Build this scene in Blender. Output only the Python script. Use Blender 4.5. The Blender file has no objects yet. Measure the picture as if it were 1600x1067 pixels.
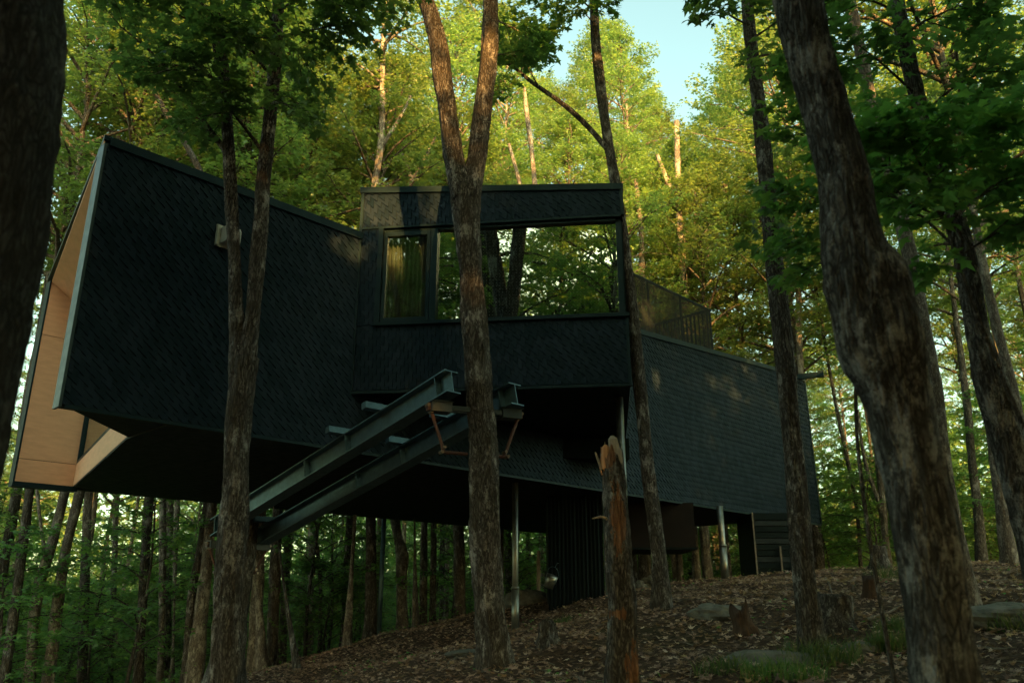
import bpy, math, random
import numpy as np
from mathutils import Vector, noise as mnoise

R = math.radians
C = bpy.context.scene.collection
SC = bpy.context.scene

# ------------------------------------------------------------------ camera
F_PX = 1270.0
PITCH = R(18.0)
cam_d = bpy.data.cameras.new("camera")
cam_d.sensor_width = 36.0
cam_d.lens = F_PX / 1600.0 * 36.0
cam_d.clip_start = 0.05
cam_d.clip_end = 2000.0
cam_d.dof.use_dof = True
cam_d.dof.focus_distance = 12.5
cam_d.dof.aperture_fstop = 1.6
cam = bpy.data.objects.new("camera", cam_d)
C.objects.link(cam)
cam.location = (0, 0, 0)
cam.rotation_euler = (R(90) + PITCH, 0, 0)
SC.camera = cam

# ------------------------------------------------------------------ sun, sky, exposure
SUN_EL = R(17.0)
sun_h = np.array([0.30, -0.954])
SUN = np.array([sun_h[0] * math.cos(SUN_EL), sun_h[1] * math.cos(SUN_EL), math.sin(SUN_EL)])
sd = bpy.data.lights.new("sun", 'SUN')
sd.energy = 5.0
sd.angle = R(0.5)
sd.color = (1.0, 0.47, 0.11)
so = bpy.data.objects.new("sun", sd)
C.objects.link(so)
so.rotation_euler = Vector(SUN).to_track_quat('Z', 'Y').to_euler()

w = bpy.data.worlds.new("World")
SC.world = w
w.use_nodes = True
wn = w.node_tree.nodes
wl = w.node_tree.links
bg = wn["Background"]
sky = wn.new("ShaderNodeTexSky")
sky.sky_type = 'NISHITA'
sky.sun_disc = False
sky.sun_elevation = SUN_EL
sky.sun_rotation = math.atan2(SUN[0], SUN[1])
sky.air_density = 1.0
sky.dust_density = 2.5
sky.ozone_density = 1.2
tint = wn.new("ShaderNodeMix")
tint.data_type = 'RGBA'
tint.blend_type = 'MULTIPLY'
tint.inputs[0].default_value = 1.0
wl.new(sky.outputs[0], tint.inputs[6])
tint.inputs[7].default_value = (0.99, 1.0, 0.61, 1)
wl.new(tint.outputs[2], bg.inputs[0])
bg.inputs[1].default_value = 0.118

SC.view_settings.view_transform = 'Standard'
SC.view_settings.look = 'None'
SC.view_settings.gamma = 1.0
SC.view_settings.exposure = 2.52
SC.render.engine = 'CYCLES'
SC.cycles.max_bounces = 8
SC.cycles.diffuse_bounces = 6
SC.cycles.glossy_bounces = 3
SC.cycles.transmission_bounces = 3
SC.cycles.transparent_max_bounces = 8
SC.cycles.use_denoising = True

# ------------------------------------------------------------------ pixel <-> world (photo pixels, 1600 x 1067)
def ray(x, y):
    a = (x - 800) / F_PX
    b = (533.5 - y) / F_PX
    return np.array([a, math.cos(PITCH) - b * math.sin(PITCH), math.sin(PITCH) + b * math.cos(PITCH)])
def atY(x, y, Y):
    r = ray(x, y)
    return r * Y / r[1]
def atZ(x, y, Z):
    r = ray(x, y)
    return r * Z / r[2]
def onp(x, y, P, n):
    r = ray(x, y)
    return r * (P @ n) / (r @ n)
def proj(P):
    P = np.asarray(P, float)
    c = P[..., 1] * math.cos(PITCH) + P[..., 2] * math.sin(PITCH)
    v = -P[..., 1] * math.sin(PITCH) + P[..., 2] * math.cos(PITCH)
    return 800 + F_PX * P[..., 0] / c, 533.5 - F_PX * v / c, c

# ------------------------------------------------------------------ objects
def link(name, me, mat, parent=None):
    o = bpy.data.objects.new(name, me)
    C.objects.link(o)
    if mat is not None:
        me.materials.append(mat)
    if parent is not None:
        o.parent = parent
    return o
def thing(name, label, cat, loc=(0, 0, 0), rz=0.0, group=None):
    o = bpy.data.objects.new(name, None)
    C.objects.link(o)
    o.empty_display_size = 0.2
    o.location = Vector(loc)
    o.rotation_euler = (0, 0, rz)
    return tag(o, label, cat, group)
def tag(o, label=None, cat=None, group=None, kind=None):
    if label: o["label"] = label
    if cat: o["category"] = cat
    if group: o["group"] = group
    if kind: o["kind"] = kind
    return o

class MB:
    """collects vertices and faces (numpy blocks of equal arity) into one mesh"""
    def __init__(s):
        s.v = []; s.f = []; s.n = 0; s.tint = []; s.org = np.zeros(3)
    def add(s, v, f, tint=None):
        v = np.asarray(v, float).reshape(-1, 3)
        f = [np.asarray(a, np.int64) for a in (f if isinstance(f, list) else [f])]
        for a in f:
            s.f.append(a + s.n)
        s.v.append(v)
        s.n += len(v)
        s.tint.append(np.full(len(v), 0.5) if tint is None else np.asarray(tint, float))
        return s
    def box(s, c, sz, ax=None):
        c = np.asarray(c, float); h = np.asarray(sz, float) / 2
        q = np.array([[x, y, z] for z in (-1, 1) for y in (-1, 1) for x in (-1, 1)], float) * h
        if ax is not None: q = q @ np.asarray(ax, float)
        return s.add(q + c, np.array([[0, 2, 3, 1], [4, 5, 7, 6], [0, 1, 5, 4], [2, 6, 7, 3], [0, 4, 6, 2], [1, 3, 7, 5]]))
    def prism(s, poly, d):
        """polygon (n,3), extruded by vector d"""
        p = np.asarray(poly, float); n = len(p); d = np.asarray(d, float)
        v = np.vstack([p, p + d])
        side = np.array([[i, (i + 1) % n, n + (i + 1) % n, n + i] for i in range(n)])
        return s.add(v, [np.arange(n)[None, ::-1], (np.arange(n) + n)[None, :], side])
    def tube(s, pts, rad, k=8, jit=0.0, seed=0, cap=True, tf=1.0):
        p = np.asarray(pts, float); r = np.asarray(rad, float); n = len(p)
        t = np.gradient(p, axis=0); t /= np.linalg.norm(t, axis=1)[:, None] + 1e-9
        ref = np.array([0, 1.0, 0]) if abs(t[0][1]) < 0.8 else np.array([1.0, 0, 0])
        a = np.cross(t, ref); a /= np.linalg.norm(a, axis=1)[:, None] + 1e-9
        b = np.cross(t, a)
        th = np.linspace(0, 2 * math.pi, k, endpoint=False)
        rr = np.repeat(r[:, None], k, 1)
        if jit > 0:
            L = np.concatenate([[0], np.cumsum(np.linalg.norm(np.diff(p, axis=0), axis=1))])
            for i in range(n):
                for j in range(k):
                    cx, sy = math.cos(th[j]), math.sin(th[j])
                    q = mnoise.noise(Vector((cx * 1.3 + seed * 7.1, sy * 1.3, L[i] * 1.1)))
                    g = abs(mnoise.noise(Vector((cx * 5.5 + seed, sy * 5.5, L[i] * 2.6))))
                    g2 = mnoise.noise(Vector((cx * 11 + seed, sy * 11, L[i] * 9)))
                    rr[i, j] *= 1 + jit * (0.9 * q + 0.9 * (0.25 - g) + 0.28 * g2)
        v = p[:, None, :] + (np.cos(th)[None, :, None] * a[:, None, :] + np.sin(th)[None, :, None] * b[:, None, :]) * rr[:, :, None]
        i, j = np.meshgrid(np.arange(n - 1), np.arange(k), indexing='ij')
        f = np.stack([i * k + j, i * k + (j + 1) % k, (i + 1) * k + (j + 1) % k, (i + 1) * k + j], -1).reshape(-1, 4)
        fs = [f]
        if cap: fs += [np.arange(k)[None, ::-1], (np.arange(k) + (n - 1) * k)[None, :]]
        return s.add(v.reshape(-1, 3), fs)
    def mesh(s, name, smooth=False, loc=None):
        v = np.vstack(s.v)
        if loc is not None: v = v - np.asarray(loc)
        me = bpy.data.meshes.new(name)
        me.vertices.add(len(v)); me.vertices.foreach_set("co", v.astype(np.float32).ravel())
        loops = np.concatenate([a.ravel() for a in s.f])
        cnt = np.concatenate([np.full(len(a), a.shape[1]) for a in s.f])
        st = np.concatenate([[0], np.cumsum(cnt)[:-1]])
        me.loops.add(len(loops)); me.loops.foreach_set("vertex_index", loops.astype(np.int32))
        me.polygons.add(len(cnt)); me.polygons.foreach_set("loop_start", st.astype(np.int32))
        me.polygons.foreach_set("loop_total", cnt.astype(np.int32))
        at = me.attributes.new("tint", 'FLOAT', 'POINT')
        at.data.foreach_set("value", np.concatenate(s.tint).astype(np.float32))
        me.update(calc_edges=True)
        me.validate()
        me.polygons.foreach_set("use_smooth", np.full(len(me.polygons), smooth))
        return me
    def build(s, name, mat, parent=None, smooth=False, loc=None):
        return link(name, s.mesh(name, smooth, loc), mat, parent)

# ------------------------------------------------------------------ materials
def newmat(name):
    m = bpy.data.materials.new(name); m.use_nodes = True
    nt = m.node_tree; nt.nodes.clear()
    return m, nt.nodes, nt.links
def nd(N, t, **kw):
    n = N.new(t)
    for k, v in kw.items():
        if k.startswith('i_'): n.inputs[int(k[2:])].default_value = v
        else: setattr(n, k, v)
    return n
def ramp(N, L, src, stops):
    r = N.new("ShaderNodeValToRGB"); e = r.color_ramp.elements
    while len(e) < len(stops): e.new(0.5)
    for q, (p, c) in zip(e, stops):
        q.position = p; q.color = (c[0], c[1], c[2], 1) if len(c) == 3 else c
    L.new(src, r.inputs[0])
    return r.outputs[0]
def mix(N, L, fac, a, b, mode='MIX'):
    m = N.new("ShaderNodeMix"); m.data_type = 'RGBA'; m.blend_type = mode
    for sock, v in ((m.inputs[0], fac), (m.inputs[6], a), (m.inputs[7], b)):
        if hasattr(v, 'links'): L.new(v, sock)
        elif isinstance(v, tuple): sock.default_value = (v[0], v[1], v[2], 1)
        else: sock.default_value = v
    return m.outputs[2]
def coords(N, L, scale=(1, 1, 1), src="Object"):
    tc = N.new("ShaderNodeTexCoord"); mp = N.new("ShaderNodeMapping")
    mp.inputs[3].default_value = scale
    L.new(tc.outputs[src], mp.inputs[0])
    return mp.outputs[0]
def noise(N, L, vec, scale, detail=4, rough=0.6):
    n = nd(N, "ShaderNodeTexNoise"); n.inputs["Scale"].default_value = scale
    n.inputs["Detail"].default_value = detail; n.inputs["Roughness"].default_value = rough
    L.new(vec, n.inputs["Vector"])
    return n.outputs[0]
def finish(N, L, col, rough=0.8, bump=None, bstr=0.3, bdist=0.02, metal=0.0, spec=0.4):
    b = N.new("ShaderNodeBsdfPrincipled"); o = N.new("ShaderNodeOutputMaterial")
    for key, v in (("Base Color", col), ("Roughness", rough)):
        if hasattr(v, 'links'): L.new(v, b.inputs[key])
        elif isinstance(v, tuple): b.inputs[key].default_value = (v[0], v[1], v[2], 1)
        else: b.inputs[key].default_value = v
    b.inputs["Metallic"].default_value = metal
    b.inputs["Specular IOR Level"].default_value = spec
    if bump is not None:
        bp = N.new("ShaderNodeBump"); bp.inputs["Strength"].default_value = bstr; bp.inputs["Distance"].default_value = bdist
        L.new(bump, bp.inputs["Height"]); L.new(bp.outputs[0], b.inputs["Normal"])
    L.new(b.outputs[0], o.inputs[0])
    return b

def bark_mat(name, dark, light, lichen, moss, lich_amt=0.5, moss_amt=0.45, fiss=1.0, bd=0.03):
    m, N, L = newmat(name)
    v0 = coords(N, L); vs = coords(N, L, (1, 1, 0.22)); vr = coords(N, L, (1, 1, 0.5))
    n1 = noise(N, L, vs, 34 * fiss, 7, 0.7)
    vo = nd(N, "ShaderNodeTexVoronoi", feature='DISTANCE_TO_EDGE'); vo.inputs["Scale"].default_value = 34 * fiss
    wv = nd(N, "ShaderNodeVectorMath", operation='ADD')
    nw = N.new("ShaderNodeTexNoise"); nw.inputs["Scale"].default_value = 9; L.new(vs, nw.inputs["Vector"])
    sc = nd(N, "ShaderNodeVectorMath", operation='SCALE'); sc.inputs["Scale"].default_value = 0.16
    L.new(nw.outputs[1], sc.inputs[0]); L.new(vs, wv.inputs[0]); L.new(sc.outputs[0], wv.inputs[1])
    L.new(wv.outputs[0], vo.inputs["Vector"])
    cr = ramp(N, L, vo.outputs[0], [(0.0, (0, 0, 0)), (0.22, (1, 1, 1))])
    base = mix(N, L, ramp(N, L, n1, [(0.36, (0, 0, 0)), (0.64, (1, 1, 1))]), dark, light)
    base = mix(N, L, cr, dark, base)
    n2 = noise(N, L, vr, 5.5, 9, 0.8)
    base = mix(N, L, ramp(N, L, n2, [(0.62 - 0.2 * lich_amt, (0, 0, 0)), (0.68 - 0.16 * lich_amt, (1, 1, 1))]), base, lichen)
    n3 = noise(N, L, vr, 3.6, 9, 0.8)
    base = mix(N, L, ramp(N, L, n3, [(0.66 - 0.28 * moss_amt, (0, 0, 0)), (0.76 - 0.2 * moss_amt, (0.85, 0.85, 0.85))]), base, moss)
    n4 = noise(N, L, v0, 60, 3, 0.6)
    base = mix(N, L, 0.5, base, ramp(N, L, n4, [(0.3, (0.45, 0.45, 0.45)), (0.7, (1.35, 1.35, 1.35))]), 'MULTIPLY')
    h = nd(N, "ShaderNodeMath", operation='MULTIPLY_ADD'); L.new(cr, h.inputs[0]); h.inputs[1].default_value = 0.45
    L.new(n1, h.inputs[2])
    h2 = nd(N, "ShaderNodeMath", operation='MULTIPLY_ADD'); L.new(n2, h2.inputs[0]); h2.inputs[1].default_value = 0.6; L.new(h.outputs[0], h2.inputs[2])
    finish(N, L, base, 0.9, h2.outputs[0], 0.9, bd, spec=0.2)
    return m
M = {}
M['bark'] = bark_mat("maple_bark", (0.036, 0.032, 0.029), (0.20, 0.192, 0.182), (0.35, 0.355, 0.355), (0.055, 0.046, 0.03), 0.45, 0.5, 1.0, 0.05)
M['bark_rough'] = bark_mat("rough_bark", (0.04, 0.036, 0.032), (0.17, 0.168, 0.16), (0.26, 0.265, 0.26), (0.035, 0.027, 0.012), 0.45, 0.35, 0.9, 0.04)
M['bark_dark'] = bark_mat("dark_bark", (0.02, 0.02, 0.02), (0.09, 0.093, 0.096), (0.15, 0.158, 0.162), (0.02, 0.015, 0.008), 0.45, 0.35, 1.0, 0.04)  # darker bark, for the trunk at the left edge
M['bark_mid'] = bark_mat("grey_rough_bark", (0.04, 0.039, 0.038), (0.19, 0.192, 0.195), (0.34, 0.35, 0.355), (0.06, 0.055, 0.042), 0.55, 0.3, 0.8, 0.10)
M['bark_pale'] = bark_mat("pale_bark", (0.08, 0.07, 0.062), (0.27, 0.25, 0.225), (0.36, 0.35, 0.32), (0.06, 0.05, 0.025), 0.6, 0.2, 1.3, 0.02)
M['bark_far'] = bark_mat("far_bark", (0.06, 0.052, 0.045), (0.21, 0.195, 0.175), (0.30, 0.295, 0.27), (0.06, 0.055, 0.025), 0.45, 0.35, 0.7, 0.03)

def snag_mat():
    """bark that has fallen away in ragged patches, baring orange wood (places in the trunk's own coordinates)"""
    m = M['bark'].copy(); m.name = "snag_bark"; N = m.node_tree.nodes; L = m.node_tree.links
    bs_ = [n for n in N if n.type == 'BSDF_PRINCIPLED'][0]; old = bs_.inputs["Base Color"].links[0].from_socket
    tc = N.new("ShaderNodeTexCoord"); tot = None
    nz = noise(N, L, coords(N, L, (1, 1, .3)), 16, 6, .75)
    for (cx, cz, rx, rz) in ((0.0, 1.55, .085, .42), (-.06, 2.12, .10, .16), (.07, .22, .07, .34), (-.02, .70, .10, .06)):
        mp = N.new("ShaderNodeMapping"); mp.vector_type = 'POINT'
        mp.inputs[3].default_value = (1 / rx, 0.0, 1 / rz); mp.inputs[1].default_value = (-cx / rx, 0, -cz / rz)
        L.new(tc.outputs["Object"], mp.inputs[0])
        ln = nd(N, "ShaderNodeVectorMath", operation='LENGTH'); L.new(mp.outputs[0], ln.inputs[0])
        iv = nd(N, "ShaderNodeMath", operation='SUBTRACT'); iv.inputs[0].default_value = 1.0; L.new(ln.outputs["Value"], iv.inputs[1])
        if tot is None: tot = iv.outputs[0]
        else:
            mx_ = nd(N, "ShaderNodeMath", operation='MAXIMUM'); L.new(tot, mx_.inputs[0]); L.new(iv.outputs[0], mx_.inputs[1]); tot = mx_.outputs[0]
    ad = nd(N, "ShaderNodeMath", operation='MULTIPLY_ADD'); L.new(nz, ad.inputs[0]); ad.inputs[1].default_value = 3.2; L.new(tot, ad.inputs[2])
    mask = ramp(N, L, ad.outputs[0], [(0.0, (0, 0, 0)), (1.0, (0, 0, 0))])
    r_ = mask.node.color_ramp; r_.elements[0].position = 0.0
    sb = nd(N, "ShaderNodeMath", operation='SUBTRACT'); L.new(ad.outputs[0], sb.inputs[0]); sb.inputs[1].default_value = 1.86
    cl = nd(N, "ShaderNodeMath", operation='MULTIPLY', use_clamp=True); L.new(sb.outputs[0], cl.inputs[0]); cl.inputs[1].default_value = 7.0
    wood = ramp(N, L, noise(N, L, coords(N, L, (1, 1, .1)), 40, 5, .7), [(.3, (.07, .035, .022)), (.55, (.24, .125, .07)), (.75, (.40, .24, .145))])
    L.new(mix(N, L, cl.outputs[0], old, wood), bs_.inputs["Base Color"])
    return m
M['snag'] = snag_mat()

def leaf_mat(name, c0, c1, c2, trans=0.5, tcol=1.5):
    m, N, L = newmat(name)
    at = nd(N, "ShaderNodeAttribute"); at.attribute_name = "tint"
    oi = N.new("ShaderNodeObjectInfo")
    col = ramp(N, L, at.outputs["Fac"], [(0.0, c0), (0.55, c1), (1.0, c2)])
    hs = N.new("ShaderNodeHueSaturation")
    ma = nd(N, "ShaderNodeMath", operation='MULTIPLY_ADD'); L.new(oi.outputs["Random"], ma.inputs[0]); ma.inputs[1].default_value = 0.03; ma.inputs[2].default_value = 0.484
    mb = nd(N, "ShaderNodeMath", operation='MULTIPLY_ADD'); L.new(oi.outputs["Random"], mb.inputs[0]); mb.inputs[1].default_value = 0.4; mb.inputs[2].default_value = 0.8
    L.new(ma.outputs[0], hs.inputs["Hue"]); L.new(mb.outputs[0], hs.inputs["Value"]); L.new(col, hs.inputs["Color"])
    d = N.new("ShaderNodeBsdfDiffuse"); L.new(hs.outputs[0], d.inputs[0])
    t = N.new("ShaderNodeBsdfTranslucent")
    tc = mix(N, L, 1.0, hs.outputs[0], (1.55 * trans * 2, 1.5 * trans * 2, 0.7 * trans * 2), 'MULTIPLY'); L.new(tc, t.inputs[0])
    g = nd(N, "ShaderNodeBsdfGlossy"); g.inputs["Roughness"].default_value = 0.45; g.inputs[0].default_value = (0.8, 0.9, 0.9, 1)
    m1 = N.new("ShaderNodeAddShader"); L.new(d.outputs[0], m1.inputs[0]); L.new(t.outputs[0], m1.inputs[1])
    m2 = N.new("ShaderNodeMixShader"); m2.inputs[0].default_value = 0.045; L.new(m1.outputs[0], m2.inputs[1]); L.new(g.outputs[0], m2.inputs[2])
    o = N.new("ShaderNodeOutputMaterial"); L.new(m2.outputs[0], o.inputs[0])
    return m
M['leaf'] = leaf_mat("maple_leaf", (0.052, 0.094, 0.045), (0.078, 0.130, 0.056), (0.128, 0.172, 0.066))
M['leaf_near'] = leaf_mat("deep_green_maple_leaf", (0.028, 0.066, 0.032), (0.044, 0.098, 0.040), (0.07, 0.13, 0.048), 0.5)  # deeper green of mature leaves
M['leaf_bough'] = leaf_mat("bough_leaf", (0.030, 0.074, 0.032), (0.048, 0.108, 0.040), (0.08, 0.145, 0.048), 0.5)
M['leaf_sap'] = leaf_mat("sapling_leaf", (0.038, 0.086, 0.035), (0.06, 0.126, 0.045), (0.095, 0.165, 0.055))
M['grass'] = leaf_mat("grass_blade", (0.025, 0.06, 0.015), (0.04, 0.09, 0.02), (0.10, 0.11, 0.04), 0.3)
M['dead_leaf'] = leaf_mat("dead_leaf", (0.115, 0.072, 0.06), (0.27, 0.185, 0.155), (0.50, 0.41, 0.36), 0.15)

def simple(name, col, rough=0.6, nscale=8, var=0.25, bstr=0.2, metal=0.0, bd=0.01, spec=0.4, stretch=(1, 1, 1)):
    m, N, L = newmat(name)
    v = coords(N, L, stretch)
    n = noise(N, L, v, nscale, 5, 0.65)
    lo = tuple(c * (1 - var) for c in col); hi = tuple(min(1, c * (1 + var)) for c in col)
    c = ramp(N, L, n, [(0.3, lo), (0.7, hi)])
    r = ramp(N, L, noise(N, L, v, nscale * 2.3, 3), [(0.3, (rough * 0.85,) * 3), (0.7, (min(1, rough * 1.12),) * 3)])
    pb = finish(N, L, c, r, n, bstr, bd, metal, spec)
    if max(col) < 0.036: pb.inputs['Specular IOR Level'].default_value = 0.15; pb.inputs['Specular Tint'].default_value = (0.5, 0.85, 1.0, 1)
    return m
M['trim'] = simple("charcoal_metal", (0.011, 0.023, 0.030), 0.42, 5, 0.2, 0.05)
M['flash'] = simple("grey_flashing", (0.026, 0.055, 0.062), 0.45, 4, 0.15, 0.05)
M['soffit'] = simple("dark_soffit_board", (0.017, 0.021, 0.025), 0.6, 3, 0.25, 0.1)
M['black'] = simple("black_cladding", (0.0035, 0.0055, 0.0068), 0.55, 4, 0.25, 0.1)
M['wood'] = simple("warm_plywood", (0.62, 0.375, 0.245), 0.55, 3.0, 0.10, 0.05, stretch=(1, 1, 5))
M['rust_wood'] = simple("stained_wood", (0.013, 0.0075, 0.006), 0.7, 4, 0.2, 0.1)
M['galv'] = simple("galvanised_steel", (0.075, 0.145, 0.185), 0.48, 9, 0.22, 0.05, metal=0.55)
M['vent'] = simple("light_grey_enamel", (0.38, 0.42, 0.41), 0.4, 9, 0.12, 0.05)
M['galv_post'] = simple("galvanised_post", (0.20, 0.225, 0.22), 0.36, 7, 0.2, 0.05, metal=0.8)
M['paint_blue'] = simple("dark_painted_steel", (0.03, 0.05, 0.06), 0.5, 9, 0.2, 0.05)
M['rod'] = simple("oxide_red_rod", (0.085, 0.04, 0.035), 0.5, 9, 0.2, 0.05)
M['bolt'] = simple("zinc_bolt", (0.22, 0.18, 0.15), 0.4, 9, 0.15, 0.05, metal=0.6)
M['rock'] = simple("granite_rock", (0.12, 0.125, 0.115), 0.9, 6, 0.45, 0.8, bd=0.04)
M['stump'] = simple("dark_rotten_stump", (0.055, 0.033, 0.022), 0.95, 9, 0.5, 1.0, bd=0.05, stretch=(1, 1, 0.3))
M['raw_wood'] = simple("splintered_raw_wood", (0.40, 0.20, 0.10), 0.85, 14, 0.45, 0.9, bd=0.03, stretch=(1, 1, 0.12))
M['grey_wood'] = simple("weathered_grey_wood", (0.26, 0.22, 0.175), 0.9, 14, 0.35, 0.8, bd=0.02, stretch=(1, 1, 0.12))
M['stick'] = simple("fallen_stick", (0.17, 0.15, 0.125), 0.9, 14, 0.35, 0.5)
M['curtain'] = simple("grey_curtain", (0.5, 0.46, 0.40), 0.9, 3, 0.08, 0.1)
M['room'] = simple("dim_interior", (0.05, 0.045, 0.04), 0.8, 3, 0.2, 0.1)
M['dot'] = simple("frosted_dot", (0.5, 0.55, 0.52), 0.6, 3, 0.05, 0.0)

# shingles: each a slightly different charcoal, the sky's blue cast put into the colour
def shingle_mat():
    m, N, L = newmat("charcoal_shingle")
    at = nd(N, "ShaderNodeAttribute"); at.attribute_name = "tint"
    c = ramp(N, L, at.outputs["Fac"], [(0.0, (0.0032, 0.0076, 0.0142)), (1.0, (0.0125, 0.0205, 0.036))])
    n = noise(N, L, coords(N, L), 30, 4)
    c = mix(N, L, 0.5, c, ramp(N, L, n, [(0.3, (0.7, 0.7, 0.7)), (0.7, (1.3, 1.3, 1.3))]), 'MULTIPLY')
    pb = finish(N, L, c, 0.55, n, 0.15, 0.005, spec=0.16); pb.inputs['Specular Tint'].default_value = (0.45, 0.85, 1.0, 1)
    return m
M['shingle'] = shingle_mat()

def glass_mat(name, refl):
    m, N, L = newmat(name)
    t = N.new("ShaderNodeBsdfTransparent"); t.inputs[0].default_value = (0.62, 0.70, 0.68, 1)
    g = N.new("ShaderNodeBsdfGlossy"); g.inputs["Roughness"].default_value = 0.0; g.inputs[0].default_value = (0.85, 0.95, 0.9, 1)
    n = noise(N, L, coords(N, L), 1.6, 2); bp = N.new("ShaderNodeBump"); bp.inputs["Strength"].default_value = 0.018; bp.inputs["Distance"].default_value = 0.05
    L.new(n, bp.inputs["Height"]); L.new(bp.outputs[0], g.inputs["Normal"])
    lw = N.new("ShaderNodeLayerWeight"); lw.inputs[0].default_value = 0.3
    ma = nd(N, "ShaderNodeMath", operation='MULTIPLY_ADD'); L.new(lw.outputs[0], ma.inputs[0]); ma.inputs[1].default_value = 0.5; ma.inputs[2].default_value = refl
    ma.use_clamp = True
    mx = N.new("ShaderNodeMixShader"); L.new(ma.outputs[0], mx.inputs[0]); L.new(t.outputs[0], mx.inputs[1]); L.new(g.outputs[0], mx.inputs[2])
    o = N.new("ShaderNodeOutputMaterial"); L.new(mx.outputs[0], o.inputs[0])
    return m
M['glass'] = glass_mat("coated_glass", 0.42)
M['glass_sash'] = glass_mat("sash_glass", 0.16)
def mesh_mat():
    m, N, L = newmat("perforated_metal")
    t = N.new("ShaderNodeBsdfTransparent")
    b = N.new("ShaderNodeBsdfPrincipled"); b.inputs["Base Color"].default_value = (0.010, 0.014, 0.016, 1); b.inputs["Roughness"].default_value = 0.5; b.inputs["Specular IOR Level"].default_value = 0.1
    vo = nd(N, "ShaderNodeTexVoronoi"); vo.inputs["Scale"].default_value = 28; vo.inputs["Randomness"].default_value = 0.0
    L.new(coords(N, L), vo.inputs["Vector"])
    lt = nd(N, "ShaderNodeMath", operation='GREATER_THAN'); L.new(vo.outputs["Distance"], lt.inputs[0]); lt.inputs[1].default_value = 0.43
    mx = N.new("ShaderNodeMixShader"); L.new(lt.outputs[0], mx.inputs[0]); L.new(t.outputs[0], mx.inputs[1]); L.new(b.outputs[0], mx.inputs[2])
    o = N.new("ShaderNodeOutputMaterial"); L.new(mx.outputs[0], o.inputs[0])
    return m
M['perf'] = mesh_mat()

def ground_mat():
    m, N, L = newmat("forest_floor")
    v = coords(N, L)
    n1 = noise(N, L, v, 0.5, 6); n2 = noise(N, L, v, 16, 5, 0.7)
    vo = nd(N, "ShaderNodeTexVoronoi"); vo.inputs["Scale"].default_value = 16; L.new(v, vo.inputs["Vector"])
    lc = ramp(N, L, vo.outputs["Color"], [(0.0, (0.045, 0.028, 0.02)), (0.5, (0.10, 0.062, 0.042)), (1.0, (0.17, 0.12, 0.085))])
    c = mix(N, L, ramp(N, L, n2, [(0.35, (0, 0, 0)), (0.6, (1, 1, 1))]), (0.03, 0.02, 0.015), lc)
    c = mix(N, L, ramp(N, L, n1, [(0.55, (0, 0, 0)), (0.7, (0.6, 0.6, 0.6))]), c, (0.035, 0.045, 0.02))
    h = nd(N, "ShaderNodeMath", operation='ADD'); L.new(n2, h.inputs[0]); L.new(vo.outputs["Distance"], h.inputs[1])
    finish(N, L, c, 0.95, h.outputs[0], 0.8, 0.05, spec=0.2)
    return m
M['ground'] = ground_mat()

# ------------------------------------------------------------------ terrain
CP = np.array([
    (0, 0, -1.6), (-4, 3, -1.8), (5, 2, -1.1), (0, -10, -2.2), (12, -8, -1.4), (-12, -6, -3.0),
    (0.06, 16, -0.52), (-3.8, 23.5, -0.95), (5.3, 20.8, 0.60), (0.8, 18, -0.03), (2.1, 18, 0.15), (2.2, 12.3, 0.0),
    (3.3, 9.0, -0.53), (11, 18, 0.85), (9, 22, 0.85), (-0.5, 8, -0.95), (1.0, 7.3, -0.78), (4.2, 7, -0.6), (-1.2, 20, -0.25),
    (-6.5, 20, -1.65), (-3, 12, -1.15), (-6, 10, -1.9), (-12, 20, -2.9), (-22, 30, -4.6), (0, 34, -1.2), (10, 34, 0.2), (22, 36, 0.6), (16, 14, 0.9),
    (-8, 34, -2.8), (30, 10, 2.0), (-30, 0, -6), (0, 80, -3), (40, 80, 1), (-50, 70, -6), (60, 20, 3), (60, -40, 2), (0, -60, -4), (-60, -40, -7), (-80, 30, -8),
    (0, 200, -3), (200, 100, 2), (-200, 100, -6), (200, -150, 2), (-200, -150, -6)], float)
def _u(r): return np.where(r > 1e-9, r * r * np.log(r + 1e-9), 0.0)
_n = len(CP)
_K = _u(np.linalg.norm(CP[:, None, :2] - CP[None, :, :2], axis=2)) + np.eye(_n) * 2.0
_P = np.hstack([np.ones((_n, 1)), CP[:, :2]])
_W = np.linalg.solve(np.block([[_K, _P], [_P.T, np.zeros((3, 3))]]), np.concatenate([CP[:, 2], np.zeros(3)]))
def gz(x, y):
    x = np.asarray(x, float); y = np.asarray(y, float); sh = x.shape
    q = np.stack([np.clip(x.ravel(), -200, 200), np.clip(y.ravel(), -150, 200)], 1)
    d = np.linalg.norm(q[:, None] - CP[None, :, :2], axis=2)
    z = _u(d) @ _W[:_n] + _W[_n] + q @ _W[_n + 1:]
    z = z + 0.05 * np.sin(q[:, 0] * 1.7 + 1) * np.sin(q[:, 1] * 1.3) + 0.03 * np.sin(q[:, 0] * 4.1 + q[:, 1] * 2.2)
    return float(z[0]) if sh == () else z.reshape(sh)
def axis_pts(lo, hi, flo, fhi, fine):
    a = list(np.arange(flo, fhi + 1e-6, fine)); st = fine; x = fhi
    while x < hi: st *= 1.25; x += st; a.append(x)
    st = fine; x = flo
    while x > lo: st *= 1.25; x -= st; a.insert(0, x)
    return np.array(a)
gx = axis_pts(-500, 500, -14, 16, 0.25); gy = axis_pts(-400, 700, 3, 28, 0.25)
GX, GY = np.meshgrid(gx, gy, indexing='xy')
GZ = gz(GX, GY)
nx, ny = len(gx), len(gy)
i, j = np.meshgrid(np.arange(nx - 1), np.arange(ny - 1), indexing='xy')
gf = np.stack([j * nx + i, j * nx + i + 1, (j + 1) * nx + i + 1, (j + 1) * nx + i], -1).reshape(-1, 4)
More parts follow.
